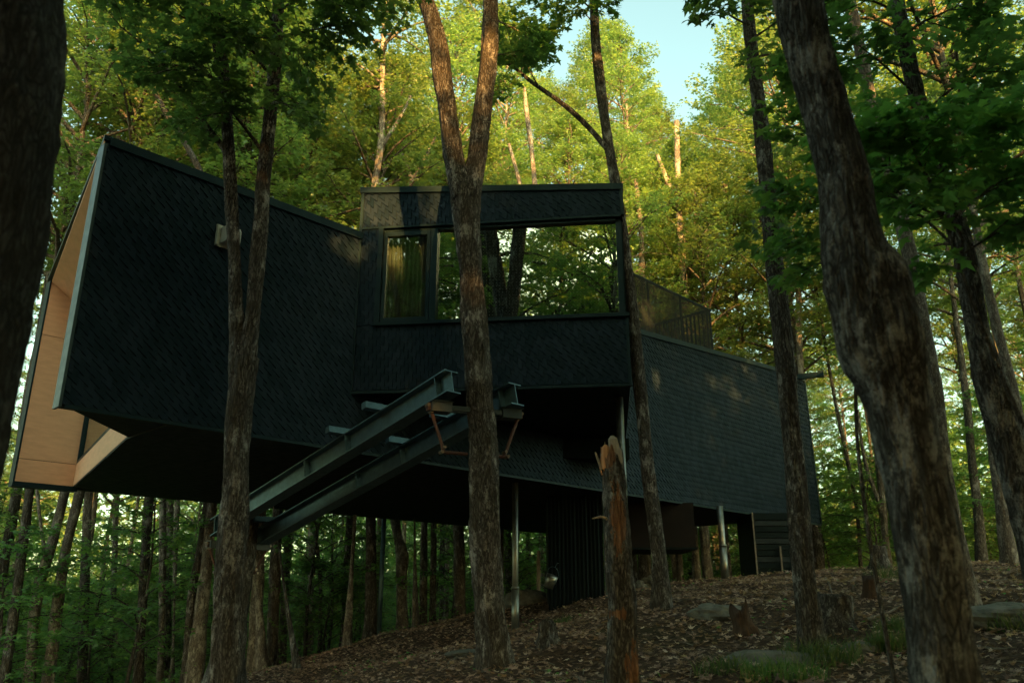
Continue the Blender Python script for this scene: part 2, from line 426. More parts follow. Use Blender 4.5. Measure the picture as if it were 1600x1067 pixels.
g = MB(); g.add(np.stack([GX, GY, GZ], -1).reshape(-1, 3), gf)
tag(g.build("ground", M['ground'], smooth=True), kind="structure")
def ground_hit(x, y):
    """where the sight line through a photo pixel meets the terrain"""
    r = ray(x, y); r = r / r[1]
    lo = None
    for Y in np.arange(4, 60, 0.1):
        if r[2] * Y < gz(r[0] * Y, Y): lo = Y; break
    Y = lo if lo else 30.0
    return np.array([r[0] * Y, Y, gz(r[0] * Y, Y)])

# ------------------------------------------------------------------ leaves
LEAF_HI = np.array([(0, 0.32, 0.03), (0, 0, 0), (.32, -.08, -.04), (.20, .14, 0), (.52, .40, -.09), (.20, .47, 0), (0, .98, -.10), (-.20, .47, 0), (-.52, .40, -.09), (-.20, .14, 0), (-.32, -.08, -.04)])
FACE_HI = np.array([(0, i, i + 1 if i < 10 else 1) for i in range(1, 11)])
LEAF_LO = np.array([(0, 0, 0), (.46, .30, -.08), (.17, .52, 0), (0, .95, -.10), (-.17, .52, 0), (-.46, .30, -.08)])
FACE_LO = np.array([(0, 1, 2), (0, 2, 4), (2, 3, 4), (0, 4, 5)])
def add_leaves(mb, P, D, Nn, S, tint, hi=True):
    """P base point, D pointing direction, Nn face normal, S size"""
    T, Fc = (LEAF_HI, FACE_HI) if hi else (LEAF_LO, FACE_LO)
    D = D / (np.linalg.norm(D, axis=1)[:, None] + 1e-9)
    X = np.cross(D, Nn); X /= np.linalg.norm(X, axis=1)[:, None] + 1e-9
    Z = np.cross(X, D)
    v = P[:, None, :] + S[:, None, None] * (T[None, :, 0, None] * X[:, None] + T[None, :, 1, None] * D[:, None] + T[None, :, 2, None] * Z[:, None])
    k = len(T)
    f = (np.arange(len(P)) * k)[:, None, None] + Fc[None]
    mb.add(v.reshape(-1, 3), f.reshape(-1, 3), np.repeat(tint, k))

class Foliage:
    """limbs > twigs > leaves; collects the woody tubes and the leaf frames"""
    def __init__(s, seed):
        s.r = np.random.default_rng(seed); s.P = []; s.D = []; s.N = []; s.T = []; s.wood = MB()
    def limb(s, p0, p1, r0, twigs=9, tw_len=1.2, leaves=9, sub=3, sag=0.12, start=0.3, sides=5, spacing=0.0, flat=0.3, k0=8):
        r = s.r; p0 = np.asarray(p0, float); p1 = np.asarray(p1, float)
        L = np.linalg.norm(p1 - p0); t = np.linspace(0, 1, k0)[:, None]
        side = np.cross(p1 - p0, (0, 0, 1.0)); side /= np.linalg.norm(side) + 1e-6
        wob = r.normal(0, 0.05 * L, 3)
        pts = p0 + (p1 - p0) * t + np.array([0, 0, 1]) * (sag * L * np.sin(t * math.pi)) + side * (wob[0] * np.sin(t * 3.1)) + side * wob[1] * 0.4 * np.sin(t * 7)
        s.wood.tube(pts, r0 * (1 - 0.85 * t[:, 0]) + 0.004, sides, cap=False)
        d = (p1 - p0) / (L + 1e-9)
        for q in range(twigs):
            tt = start + (1 - start) * (q + r.random()) / twigs
            i = min(int(tt * (k0 - 1)), k0 - 2); fr = tt * (k0 - 1) - i
            b = pts[i] * (1 - fr) + pts[i + 1] * fr
            ang = r.uniform(0.5, 1.15) * (1 if q % 2 else -1)
            td = d * math.cos(ang) + side * math.sin(ang) + np.array([0, 0, r.normal(0.0, 0.22)])
            td /= np.linalg.norm(td)
            s.twig(b, td, tw_len * r.uniform(0.6, 1.15) * (1.15 - 0.45 * tt), sub, leaves, flat)
        s.twig(pts[-1], d, tw_len * 0.7, sub, leaves, flat)
    def twig(s, b, td, l, sub, leaves, flat):
        r = s.r
        e = b + td * l + np.array([0, 0, -0.08 * l])
        s.wood.tube(np.array([b, (b + e) / 2 + r.normal(0, 0.03, 3) * l, e]), [0.007, 0.005, 0.002], 3, cap=False)
        sd = np.cross(td, (0, 0, 1.0)); sd /= np.linalg.norm(sd) + 1e-6
        clump = r.normal(0.5, 0.16)
        for k in range(sub + 1):
            if k < sub:
                f = (k + 0.6) / (sub + 0.3); a = r.uniform(0.6, 1.1) * (1 if k % 2 else -1)
                dd = td * math.cos(a) + sd * math.sin(a) + np.array([0, 0, r.normal(0, 0.15)]); o = b + (e - b) * f; ll = l * 0.45
            else:
                dd = td; o = b + (e - b) * 0.4; ll = l * 0.6
            dd = dd / np.linalg.norm(dd)
            n = leaves
            u = r.random(n) ** 0.8
            ps = o + dd * (ll * u)[:, None] + r.normal(0, 0.05 + 0.03 * l, (n, 3)) * (1, 1, 0.8)
            an = r.uniform(-1.3, 1.3, n)
            sdd = np.cross(dd, (0, 0, 1.0)); sdd /= np.linalg.norm(sdd) + 1e-6
            ld = dd * np.cos(an)[:, None] + sdd * np.sin(an)[:, None] + np.stack([np.zeros(n), np.zeros(n), r.normal(-0.35, 0.3, n)], 1)
            nn = np.array([0, 0, 1.0]) + r.normal(0, flat, (n, 3))
            s.P.append(ps); s.D.append(ld); s.N.append(nn); s.T.append(np.clip(clump + r.normal(0, 0.2, n), 0, 1))
    def arrays(s):
        return np.vstack(s.P), np.vstack(s.D), np.vstack(s.N), np.concatenate(s.T)
    def leafmesh(s, size, hi, xf=None, keep=None):
        P, D, Nn, T = s.arrays()
        S = s.r.uniform(0.6, 1.25, len(P)) * size
        if xf is not None:
            sc, rz, off = xf
            ca, sa = math.cos(rz), math.sin(rz); Rm = np.array([[ca, sa, 0], [-sa, ca, 0], [0, 0, 1]])
            P = P @ Rm * sc + off; D = D @ Rm; Nn = Nn @ Rm
        if keep is not None:
            k = keep(P); P, D, Nn, T, S = P[k], D[k], Nn[k], T[k], S[k]
        mb = MB(); add_leaves(mb, P, D, Nn, S, T, hi)
        return mb

def crown_variant(seed, Hc=10.0, Rc=3.0, limbs=46, twigs=8, leaves=8, sub=3, twl=1.1, low=0.0):
    fo = Foliage(seed); r = fo.r
    for k in range(limbs):
        h = low + (1 - low) * (k + r.random()) / limbs
        Rr = Rc * (0.55 + 0.45 * math.sin(min(1, h * 1.5 + 0.15) * math.pi * 0.9)) * (1 - h ** 3 * 0.75) * r.uniform(0.55, 1.15)
        az = k * 2.4 + r.normal(0, 0.4)
        rise = (0.25 + 0.6 * h) * Rr
        p0 = np.array([0, 0, h * Hc * 0.93]); p1 = p0 + np.array([math.cos(az) * Rr, math.sin(az) * Rr, rise])
        fo.limb(p0, p1, 0.035 + 0.03 * (1 - h), twigs, twl * (0.7 + 0.3 * Rr / Rc), leaves, sub, start=0.25, sides=4, k0=5)
    return fo

# ------------------------------------------------------------------ trees the photo singles out
def smooth_path(pts, n):
    p = np.asarray(pts, float); t = np.concatenate([[0], np.cumsum(np.linalg.norm(np.diff(p[:, :3], axis=0), axis=1))])
    q = np.linspace(0, t[-1], n)
    # catmull-rom through the points
    out = np.zeros((n, p.shape[1]))
    m = np.gradient(p, t, axis=0)
    for a, x in enumerate(q):
        i = min(np.searchsorted(t, x, side='right') - 1, len(t) - 2); h = t[i + 1] - t[i]; s_ = (x - t[i]) / h
        out[a] = (2 * s_**3 - 3 * s_**2 + 1) * p[i] + (s_**3 - 2 * s_**2 + s_) * h * m[i] + (-2 * s_**3 + 3 * s_**2) * p[i + 1] + (s_**3 - s_**2) * h * m[i + 1]
    return out
def px_path(pts, Y, dY=0.0):
    """(px, py, width px) listed from the foot upwards at depth Y -> (x, y, z, r)"""
    out = []
    for (x, y, wd) in pts:
        P = atY(x, y, Y + dY * (1067 - y) / 1067.0)
        c = P[1] * math.cos(PITCH) + P[2] * math.sin(PITCH)
        out.append((*P, wd / 2 / F_PX * c))
    return np.array(out)
def to_ground(P, flare=1.35):
    """carries a path's foot down into the terrain with a root flare"""
    b = P[0].copy(); g0 = gz(b[0], b[1])
    if b[2] > g0 + 0.15:
        d = (P[0] - P[1])[:3]; d = d / (abs(d[2]) + 1e-6); d[:2] = np.clip(d[:2], -0.25, 0.25)
        h = b[2] - g0
        foot = np.array([b[0] + d[0] * h, b[1] + d[1] * h, 0, b[3] * flare])
        foot[2] = gz(foot[0], foot[1]) - 0.12
        rows = [foot]
        if h > 0.9:
            m_ = b * (0.45 / h) + foot * (1 - 0.45 / h); m_[3] = b[3] * 1.06; rows.append(m_)
        return np.vstack(rows + [P])
    P = P.copy(); P[0][2] = g0 - 0.12
    P[0][3] *= 1.15
    return P
def extend_up(P, top, rt=0.05):
    b = P[-1]; d = (P[-1] - P[-2])[:3]; d = d / np.linalg.norm(d); d = d * 0.6 + np.array([0, 0, 0.5]); d /= d[2]
    h = top - b[2]
    if h < 0.3: return P
    k = max(2, int(h / 2)); rows = []
    for i in range(1, k + 1):
        rows.append((*(b[:3] + d * h * i / k), max(rt, b[3] * (1 - 0.75 * i / k))))
    return np.vstack([P, rows])
_seed = [10]
def trunk_obj(paths, mat, parent, jit=0.22, k=24, step=0.12, loc=(0, 0, 0), name="trunk"):
    mb = MB()
    for P in paths:
        L = np.sum(np.linalg.norm(np.diff(P[:, :3], axis=0), axis=1))
        q = smooth_path(P, max(4, int(L / step)))
        _seed[0] += 1
        mb.tube(q[:, :3], np.maximum(q[:, 3], 0.004), k, jit, _seed[0])
    return mb.build(name, mat, parent, smooth=True, loc=loc)

CROWNS = []
KEEP = None
def make_crowns():
    for s_ in range(5):
        fo = crown_variant(100 + s_, 10, [3.0, 2.6, 3.4, 2.8, 3.2][s_], 44, 8, 10, 3, 1.15)
        CROWNS.append((fo, fo.leafmesh(0.128, False).mesh("crown"), fo.wood.mesh("limbs", True)))
make_crowns()
def put_crown(parent, idx, loc, sc=(1, 1, 1), rz=0.0):
    fo, lm, wm = CROWNS[idx]
    out = []
    if KEEP is not None:
        wl_ = np.array(parent.location); ca, sa = math.cos(rz), math.sin(rz)
        if abs(parent.rotation_euler[2]) < 1e-6 and abs(wl_[0]) < 60 and wl_[1] < 14:
            PA = fo.arrays()[0] @ np.array([[ca, sa, 0], [-sa, ca, 0], [0, 0, 1]]) * np.array(sc) + wl_ + np.array(loc)
            if not KEEP(PA).all():
                c = fo.leafmesh(0.128 * sc[0], False, (sc[0], rz, wl_ + np.array(loc)), KEEP).build("crown", M['leaf'], parent, loc=wl_)
                o = bpy.data.objects.new("limbs", wm); C.objects.link(o)
                if not wm.materials: wm.materials.append(M['bark_far'])
                o.parent = parent; o.location = loc; o.scale = sc; o.rotation_euler = (0, 0, rz)
                return [c, o]
    for nm, me, mt in (("crown", lm, M['leaf']), ("limbs", wm, M['bark_far'])):
        o = bpy.data.objects.new(nm, me); C.objects.link(o)
        if not me.materials: me.materials.append(mt)
        o.parent = parent; o.location = loc; o.scale = sc; o.rotation_euler = (0, 0, rz); out.append(o)
    return out

def px_tree(label, pts, Y, mat='bark_far', top=15.0, crown=True, extra=(), k=14, step=0.2, jit=0.2, group=None, dY=0.0, flare=1.35, cs=1.0, cidx=None):
    for _ in range(30):
        P = px_path(pts, Y, dY); Q = extend_up(P, top)
        if Y < 15.5 or not any(in_house(a, b_, .35) for a, b_, z_, r_ in Q if 1.9 < z_ < 6.3): break
        Y += .75
    P = to_ground(P, flare)
    base = np.array([P[0][0], P[0][1], gz(P[0][0], P[0][1])])
    t = thing("maple_tree", label, "tree", base, group=group)
    Pe = extend_up(P, top)
    paths = [Pe] + [px_path(e, Y, dY) for e in extra]
    trunk_obj(paths, M[mat], t, jit, k, step, base)
    if crown:
        c = Pe[-1][:3] - base; c = c - np.array([0, 0, 5.5 * cs])
        put_crown(t, (cidx if cidx is not None else random.randrange(5)), c, (cs, cs, cs), random.uniform(0, 6))
    return t, base, Pe
random.seed(5)
HAZE = 0.0

# ------------------------------------------------------------------ the house
HB = 2.30
A0 = atZ(92, 633, HB)
U = np.array([2090 - 800, F_PX / math.cos(PITCH), 0.0]); U /= np.linalg.norm(U)
NN = np.array([U[1], -U[0], 0.0])          # outward normal of the long side wall
def sN(x, y):                               # distance along the wall, height
    P = onp(x, y, A0, NN); return float((P - A0) @ U), float(P[2])
S_END = sN(1281, 810)[0]
S_BAY = sN(548, 613)[0]
ZT = sN(165, 222)[1]
z_brk = ZT + 0.02
S_R = sN(1000, 520)[0]; Z_R = sN(1000, 520)[1]
S_R2, Z_R2 = sN(1216, 579)
Z_END = sN(1263, 597)[1]
def ztop(s):
    return float(np.interp(s, [0, S_BAY, S_R, S_R2, S_END], [ZT, ZT + 0.01, Z_R, Z_R2, Z_END]))
F0 = atZ(20, 755, HB); WID = float(-(F0 - A0) @ NN)
SF0 = float((F0 - A0) @ U)                   # far wall starts here along U (the end is cut at an angle)
def HP(s, t, z):                             # house frame: s along the wall, t inwards, z up
    P = A0 + U * s - NN * t; return np.array([P[0], P[1], z])
def st(P): return float((P - A0) @ U), float(-(P - A0) @ NN)

house = thing("black_house", "angular black shingled house on steel posts and beams among the maples", "house", (0, 0, 0))
hl = np.array([0, 0, 0])
def part(mb, name, mat, parent=None, smooth=False, label=None):
    o = mb.build(name, M[mat], parent or house, smooth)
    if label: o["label"] = label
    return o

def shingles(mb, org, ud, nrm, a0, a1, zlo, zhi, pw=0.135, ph=0.128, drop=0.115, seed=1, inside=None):
    r = np.random.default_rng(seed)
    up = np.array([0, 0, 1.0]); rows = int((zhi(a0) if callable(zhi) else zhi) - zlo) // 1
    zmax = max(zhi(a0), zhi(a1)) if callable(zhi) else zhi
    V = []; T = []
    nr = int((zmax - zlo) / ph) + 2
    for j in range(-1, nr):
        zb = zlo + j * ph
        off = (j * 0.45 % 1.0) * pw
        na = int((a1 - a0) / pw) + 2
        for i in range(-1, na):
            x0 = a0 + i * pw + off; x1 = x0 + pw
            if x0 < a0 - 0.01 or x1 > a1 + 0.01: 
                x0c, x1c = max(x0, a0), min(x1, a1)
                if x1c - x0c < 0.02: continue
            else: x0c, x1c = x0, x1
            zt_ = zb + drop + ph + 0.06
            lim = zhi((x0 + x1) / 2) if callable(zhi) else zhi
            if zb + 0.03 > lim: continue
            zt = min(zt_, lim)
            if zb + drop + ph < zlo: continue
            f0 = (x0c - x0) / pw; f1 = (x1c - x0) / pw
            z0 = min(zb + drop * (1 - f0), lim - 0.005); z1 = max(zlo - 0.0, min(zb + drop * (1 - f1), lim - 0.005)); z0 = max(z0, zlo)
            if inside is not None and not inside((x0c + x1c) / 2, zb + 0.06): continue
            lo = 0.025 + r.uniform(0, 0.008); hi = 0.004
            e = r.uniform(-0.002, 0.002)
            V += [(x0c, z0, lo - 0.012), (x1c, z1, lo + 0.006 + e), (x1c, zt, hi + 0.004), (x0c, zt, hi - 0.003), (x0c, z0, 0.001), (x1c, z1, 0.001)]
            T += [r.random()] * 6
    V = np.array(V); n = len(V) // 6
    W = org + V[:, 0:1] * ud + V[:, 2:3] * nrm; W[:, 2] = V[:, 1]
    b = (np.arange(n) * 6)[:, None]
    mb.add(W, [b + np.array([0, 1, 2, 3]), b + np.array([4, 5, 1, 0]), b + np.array([5, 1, 2, 2])[[0, 2, 1]]], np.array(T))
    return mb

# long side wall (leaf of wall behind the shingles)
def wallpoly(pts, t0, t1): return [HP(s, t0, z) for s, z in pts], -NN * (t1 - t0)
mb = MB(); pp = [(0, HB), (S_END, HB), (S_END, ztop(S_END)), (S_R2, Z_R2), (S_R, Z_R), (S_BAY, ZT + 0.01), (0, ZT)]
poly, d = wallpoly(pp, 0, 0.18)
side = part(mb.prism(poly, d), "side_wall", "black")
mb = MB(); shingles(mb, A0, U, NN, 0.03, S_BAY + 0.35, HB + 0.02, ztop, seed=3)
shingles(mb, A0, U, NN, S_BAY + 0.35, S_END - 0.03, HB + 0.02, ztop, seed=4)
part(mb, "shingles", "shingle", side)
# metal edges of the side wall
mb = MB()
mb.prism([HP(-0.015, -0.035, HB - 0.02), HP(0.02, -0.035, HB - 0.02), HP(0.02, -0.035, ZT - 0.04), HP(-0.015, -0.035, ZT - 0.04)], -NN * 0.22)
part(mb, "corner_flashing", "flash", side)
mb = MB()
sp = [0.05, S_BAY, S_R, S_R2, S_END]
for a, b in zip(sp[:-1], sp[1:]):
    za, zb = ztop(a), ztop(b)
    mb.prism([HP(a, -0.055, za - 0.05), HP(b, -0.055, zb - 0.05), HP(b, -0.055, zb + 0.07), HP(a, -0.055, za + 0.07)], -NN * 0.28)
mb.prism([HP(0.05, -0.04, HB - 0.03), HP(S_END, -0.04, HB - 0.03), HP(S_END, -0.04, HB + 0.015), HP(0.05, -0.04, HB + 0.015)], -NN * 0.06)
mb.prism([HP(S_END - 0.05, -0.042, HB + 0.02), HP(S_END + 0.02, -0.042, HB + 0.02), HP(S_END + 0.02, -0.042, Z_END - 0.06), HP(S_END - 0.05, -0.042, Z_END - 0.06)], -NN * 0.2)
part(mb, "edge_trim", "trim", side)

# far wall: its inner face is the plywood wing of the open end
zF = float(onp(82, 440, F0, NN)[2])
P2 = st(atZ(133, 758, HB)); P1 = st(atZ(200, 685, HB))
sc1 = P1[0]; sc2 = P2[0]
LFAR = S_END - 1.6
mb = MB(); poly = [HP(SF0, WID, HB), HP(LFAR, WID, HB), HP(LFAR, WID, Z_R), HP(SF0 + 0.3, WID, zF + 0.35), HP(SF0, WID, zF)]
far = part(mb.prism(poly, -NN * 0.2), "far_wall", "black")
# plywood lining
mb = MB()
wl0 = WID - 0.03
def wing(s0, s1, z0, z1a, z1b): mb.prism([HP(s0, wl0, z0), HP(s1, wl0, z0), HP(s1, wl0, z1b), HP(s0, wl0, z1a)], -NN * 0.025)
smid = sc2
zin = float(onp(118, 473, HP(0, wl0, 0), NN)[2]); sin_ = st(onp(118, 473, HP(0, wl0, 0), NN))[0]
slope = (zin - zF) / max(0.1, sin_ - SF0)
def zc(s): return zF + slope * (s - SF0)
zj1 = HB + 0.50; zj2 = float(onp(70, 523, HP(0, wl0, 0), NN)[2])
e = 0.006
wing(SF0 + 0.016, smid, HB + 0.05, zj1 - e, zj1 - e - 0.0)
wing(SF0 + 0.016, smid, zj1 + e, zj2 - e, zj2 - e)
wing(SF0 + 0.016, smid, zj2 + e, zF - 0.02, max(zj2 + 0.05, min(zF - 0.02, zF - 0.02)))
part(mb, "plywood_wing", "wood", house)
# end wall with window, set back on the slant between P1 and P2
Q1 = HP(sc1, P1[1], HB); Q2 = HP(sc2, wl0, HB)
ed = (Q2 - Q1); EL = np.linalg.norm(ed); ed = ed / EL; en = np.array([-ed[1], ed[0], 0.0])
if en @ U > 0: en = -en
def EP(a, z, o=0.0): q = Q1 + ed * a + en * o; return np.array([q[0], q[1], z])
Q0 = HP(sc1, 0.18, HB)
sill = HB + 0.50
mb = MB()
mb.prism([EP(0, HB + 0.05), EP(EL - 0.012, HB + 0.05), EP(EL - 0.012, sill), EP(0, sill)], -en * 0.12)
endw = part(mb, "end_wall", "wood")
mb = MB(); mb.prism([EP(0, sill + 0.004), EP(EL, sill + 0.004), EP(EL, sill + 0.07), EP(0, sill + 0.07)], -en * 0.10)
mb.prism([EP(EL - 0.05, sill + 0.07), EP(EL, sill + 0.07), EP(EL, ZT - 0.6), EP(EL - 0.05, ZT - 0.6)], -en * 0.10)
mb.prism([EP(0, sill + 0.07), EP(0.05, sill + 0.07), EP(0.05, ZT - 0.6), EP(0, ZT - 0.6)], -en * 0.10)
wfr = part(mb, "end_window", "trim")
mb = MB(); mb.prism([EP(0.05, sill + 0.07, -0.05), EP(EL - 0.05, sill + 0.07, -0.05), EP(EL - 0.05, ZT - 0.6, -0.05), EP(0.05, ZT - 0.6, -0.05)], -en * 0.012)
part(mb, "pane", "glass", wfr)
# inner lining of the near wing, and the splayed plywood ceiling of the open end
mb = MB(); mb.prism([HP(0.05, 0.19, HB + 0.05), HP(sc1 + 1.0, 0.19, HB + 0.05), HP(sc1 + 1.0, 0.19, ZT - 0.05), HP(0.05, 0.19, ZT - 0.05)], -NN * 0.02)
part(mb, "near_lining", "wood")
mb = MB()
zc_n = ZT - 0.03
cpts = [HP(-0.02, 0.0, zc_n), HP(SF0 + 0.02, WID, zF - 0.02), HP(smid, WID - 0.02, zc(smid)), HP(sc1 + (smid - sc1) * 0.1 + 0.2, 0.19, zc_n + slope * (sc1))]
dn = np.cross(cpts[1] - cpts[0], cpts[3] - cpts[0])
mb.prism(cpts, (0, 0, 0.05))
part(mb, "plywood_ceiling", "wood")
# roof slab and its dark edge
mb = MB()
mb.prism([HP(-0.03, -0.03, ZT + 0.02), HP(SF0 - 0.02, WID + 0.2, zF + 0.045), HP(SF0 + 2.2, WID + 0.2, zF + 0.2), HP(S_BAY, 3.5, ZT + 0.03), HP(S_BAY, -0.03, ZT + 0.03)], (0, 0, 0.07))
mb.prism([HP(S_BAY, 0.1, ZT - 0.1), HP(S_BAY, WID, ZT - 0.1), HP(LFAR, WID, Z_R - 0.1), HP(S_END - 0.3, 0.1, Z_END - 0.1)], (0, 0, 0.1))
mb.prism([HP(SF0 - 0.02, WID - 0.04, HB - 0.05), HP(sc2 + 0.1, WID - 0.04, HB - 0.05), HP(sc2 + 0.1, WID - 0.04, HB + 0.04), HP(SF0 - 0.02, WID - 0.04, HB + 0.04)], -NN * 0.26)
mb.prism([HP(SF0 - 0.02, WID - 0.035, HB), HP(SF0 + 0.012, WID - 0.035, HB), HP(SF0 + 0.012, WID - 0.035, zF), HP(SF0 - 0.02, WID - 0.035, zF)], -NN * 0.26)
part(mb, "roof", "trim")
# soffit boards running across the underside, cut on the slant at both ends
mb = MB()
Ce = st(atZ(1088, 831, HB)); Cn = S_END - 2.3
def tmin(s): return 0.02
def tcut(s):          # inner limit on the slanted left end
    if s < sc1: return None
    if s >= sc2: return WID
    return P1[1] + (WID - P1[1]) * (s - sc1) / (sc2 - sc1)
mb.prism([HP(0.02, 0.02, HB + 0.02), HP(sc1, P1[1], HB + 0.02), HP(sc1, 0.02, HB + 0.02)], (0, 0, 0.05))
s = sc1; bw = 0.42
while s < S_END - 0.3:
    s1 = min(s + bw, S_END - 0.3); q = (s + s1) / 2
    a, b = tcut(s + 0.01), tcut(s1 - 0.01)
    if s > Cn - 0.01:
        break
    if s > Ce[0] - 0.1:
        k = lambda x: max(0.3, Ce[1] * (Cn - x) / (Cn - Ce[0]))
        if Cn > Ce[0]: a, b = min(a, k(s)), min(b, k(s1))
    mb.prism([HP(s, 0.02, HB), HP(s1 - 0.012, 0.02, HB), HP(s1 - 0.012, b, HB), HP(s, a, HB)], (0, 0, 0.03))
    s = s1
part(mb, "soffit", "soffit")
mb = MB(); mb.prism([HP(sc2 + 0.2, 0.2, HB + 0.04), HP(LFAR - 0.2, 0.2, HB + 0.04), HP(LFAR - 1.2, WID - 0.1, HB + 0.04), HP(sc2 + 0.2, WID - 0.1, HB + 0.04)], (0, 0, 0.1))
part(mb, "floor_deck", "black")
print("house: S_END %.2f S_BAY %.2f ZT %.2f WID %.2f SF0 %.2f zF %.2f slope %.2f sc1 %.2f sc2 %.2f Ce %s Z_END %.2f" % (S_END, S_BAY, ZT, WID, SF0, zF, slope, sc1, sc2, Ce, Z_END))

# the bay with the wide window
BL = onp(548, 613, A0, NN); ZB = float(BL[2]); BR = atZ(985, 600, ZB)
bu = BR - BL; BW = np.linalg.norm(bu); bu = bu / BW; bn = np.array([bu[1], -bu[0], 0.0])
def bz(x, y): P = onp(x, y, BL, bn); return float((P - BL) @ bu), float(P[2])
zTL = bz(570, 300)[1]; zTR = bz(975, 294)[1]
def BP(a, z, o=0.0): q = BL + bu * a + bn * o; return np.array([q[0], q[1], z])
wx0, wz0 = bz(588, 504); wx1, wz1 = bz(979, 492); _, wh0 = bz(596, 354); _, wh1 = bz(976, 343)
wz = (wz0 + wz1) / 2; wh = (wh0 + wh1) / 2; wx1 = BW - 0.035
print("bay: BW %.2f ZB %.2f zT %.2f %.2f  win %.2f %.2f z %.2f %.2f/%.2f %.2f  BR %s" % (BW, ZB, zTL, zTR, wx0, wx1, wz0, wz1, wh0, wh1, BR))
BD = 5.2
def btop(a): return zTL + (zTR - zTL) * a / BW
mb = MB()
for pts in ([(0, ZB), (BW, ZB), (BW, wz), (0, wz)], [(0, wh), (BW, wh), (BW, btop(BW)), (0, btop(0))], [(0, wz), (wx0, wz), (wx0, wh), (0, wh)], ):
    mb.prism([BP(a, z) for a, z in pts], -bn * 0.16)
mb.prism([BP(BW - 0.16, ZB, -0.16), BP(BW, ZB, -0.16), BP(BW, zTR, -0.16), BP(BW - 0.16, zTR, -0.16)], -bn * (BD - 0.16))
mb.prism([BP(0, ZB, -0.16), BP(0.12, ZB, -0.16), BP(0.12, zTL, -0.16), BP(0, zTL, -0.16)], -bn * 0.8)
mb.prism([BP(0.05, ZB + 0.01, -0.05), BP(BW - 0.05, ZB + 0.01, -0.05), BP(BW - 0.05, ZB + 0.01, -BD), BP(1.0, ZB + 0.01, -BD + 1)], (0, 0, 0.1))
mb.prism([BP(0.0, zTL - 0.12, -0.05), BP(BW, zTR - 0.12, -0.05), BP(BW, zTR - 0.12, -BD), BP(0.0, zTL - 0.12, -BD)], (0, 0, 0.1))
bay = part(mb, "bay", "black")
mb = MB()
shingles(mb, BL, bu, bn, 0.03, BW - 0.03, ZB + 0.02, lambda a: wz - 0.03, 0.13, 0.122, 0.11, 7)
shingles(mb, BL, bu, bn, 0.03, BW - 0.03, wh + 0.03, btop, 0.13, 0.122, 0.11, 8)
shingles(mb, BL, bu, bn, 0.03, wx0 - 0.02, wz - 0.03, lambda a: wh + 0.06, 0.13, 0.122, 0.11, 9)
part(mb, "shingles", "shingle", bay)
mb = MB()
mb.prism([BP(-0.04, zTL - 0.04, 0.05), BP(BW + 0.03, zTR - 0.04, 0.05), BP(BW + 0.03, zTR + 0.07, 0.05), BP(-0.04, zTL + 0.07, 0.05)], -bn * 0.3)
mb.prism([BP(-0.02, ZB - 0.03, 0.035), BP(0.03, ZB - 0.03, 0.035), BP(0.03, zTL - 0.04, 0.035), BP(-0.02, zTL - 0.04, 0.035)], -bn * 0.1)
mb.prism([BP(BW - 0.03, ZB - 0.03, 0.035), BP(BW + 0.02, ZB - 0.03, 0.035), BP(BW + 0.02, wz - 0.06, 0.035), BP(BW - 0.03, wz - 0.06, 0.035)], -bn * 0.1)
mb.prism([BP(BW - 0.03, wh + 0.03, 0.035), BP(BW + 0.02, wh + 0.03, 0.035), BP(BW + 0.02, zTR - 0.04, 0.035), BP(BW - 0.03, zTR - 0.04, 0.035)], -bn * 0.1)
mb.prism([BP(0.03, wh, 0.034), BP(BW - 0.031, wh, 0.034), BP(BW - 0.031, wh + 0.035, 0.034), BP(0.03, wh + 0.035, 0.034)][0:4], -bn * 0.19)
mb.prism([BP(-0.02, ZB - 0.035, 0.03), BP(BW, ZB - 0.035, 0.03), BP(BW, ZB + 0.012, 0.03), BP(-0.02, ZB + 0.012, 0.03)], -bn * 0.05)
part(mb, "edge_trim", "trim", bay)

# the window: frame, small opening sash on the left, wide fixed pane, dots on the glass
mx0 = bz(672, 430)[0]; mx1 = bz(682, 430)[0]
mb = MB()
def bar(a0, a1, z0, z1, o0, o1): mb.prism([BP(a0, z0, o0), BP(a1, z0, o0), BP(a1, z1, o0), BP(a0, z1, o0)], -bn * (o0 - o1))
bar(wx0 - 0.05, BW + 0.03, wz - 0.055, wz + 0.005, 0.075, -0.16)
bar(wx0 - 0.03, wx0 + 0.05, wz + 0.005, wh - 0.005, 0.045, -0.12)
bar(wx0 + 0.05, BW - 0.12, wh - 0.05, wh - 0.005, -0.02, -0.14)
bar(mx0, mx1, wz + 0.005, wh - 0.05, 0.02, -0.14)
bar(BW - 0.12, BW - 0.03, wz + 0.005, wh - 0.005, -0.06, -0.16)
win = part(mb, "window", "trim")
mb = MB()
sx0, sx1 = wx0 + 0.06, mx0 - 0.01; sz0, sz1 = wz + 0.02, wh - 0.07
for a in ((sx0, sx1, sz0, sz0 + 0.07), (sx0, sx1, sz1 - 0.07, sz1), (sx0, sx0 + 0.06, sz0 + 0.07, sz1 - 0.07), (sx1 - 0.06, sx1, sz0 + 0.07, sz1 - 0.07)): bar(*a, 0.01, -0.09)
part(mb, "sash", "trim", win)
mb = MB(); bar(sx0 + 0.05, sx1 - 0.05, sz0 + 0.06, sz1 - 0.06, -0.035, -0.041)
part(mb, "sash_pane", "glass_sash", win)
mb = MB(); bar(mx1, BW - 0.12, wz + 0.005, wh - 0.05, -0.085, -0.092)
part(mb, "pane", "glass", win)
mb = MB(); dv = []; r_ = np.random.default_rng(2)
ca = [(math.cos(q * math.pi / 3), math.sin(q * math.pi / 3)) for q in range(6)]
for a in np.arange(mx1 + 0.05, BW - 0.14, 0.055):
    for z in np.arange(wz + 0.05, wh - 0.07, 0.055):
        dv.append([BP(a + 0.0028 * c, z + 0.0028 * s_, -0.083) for c, s_ in ca])
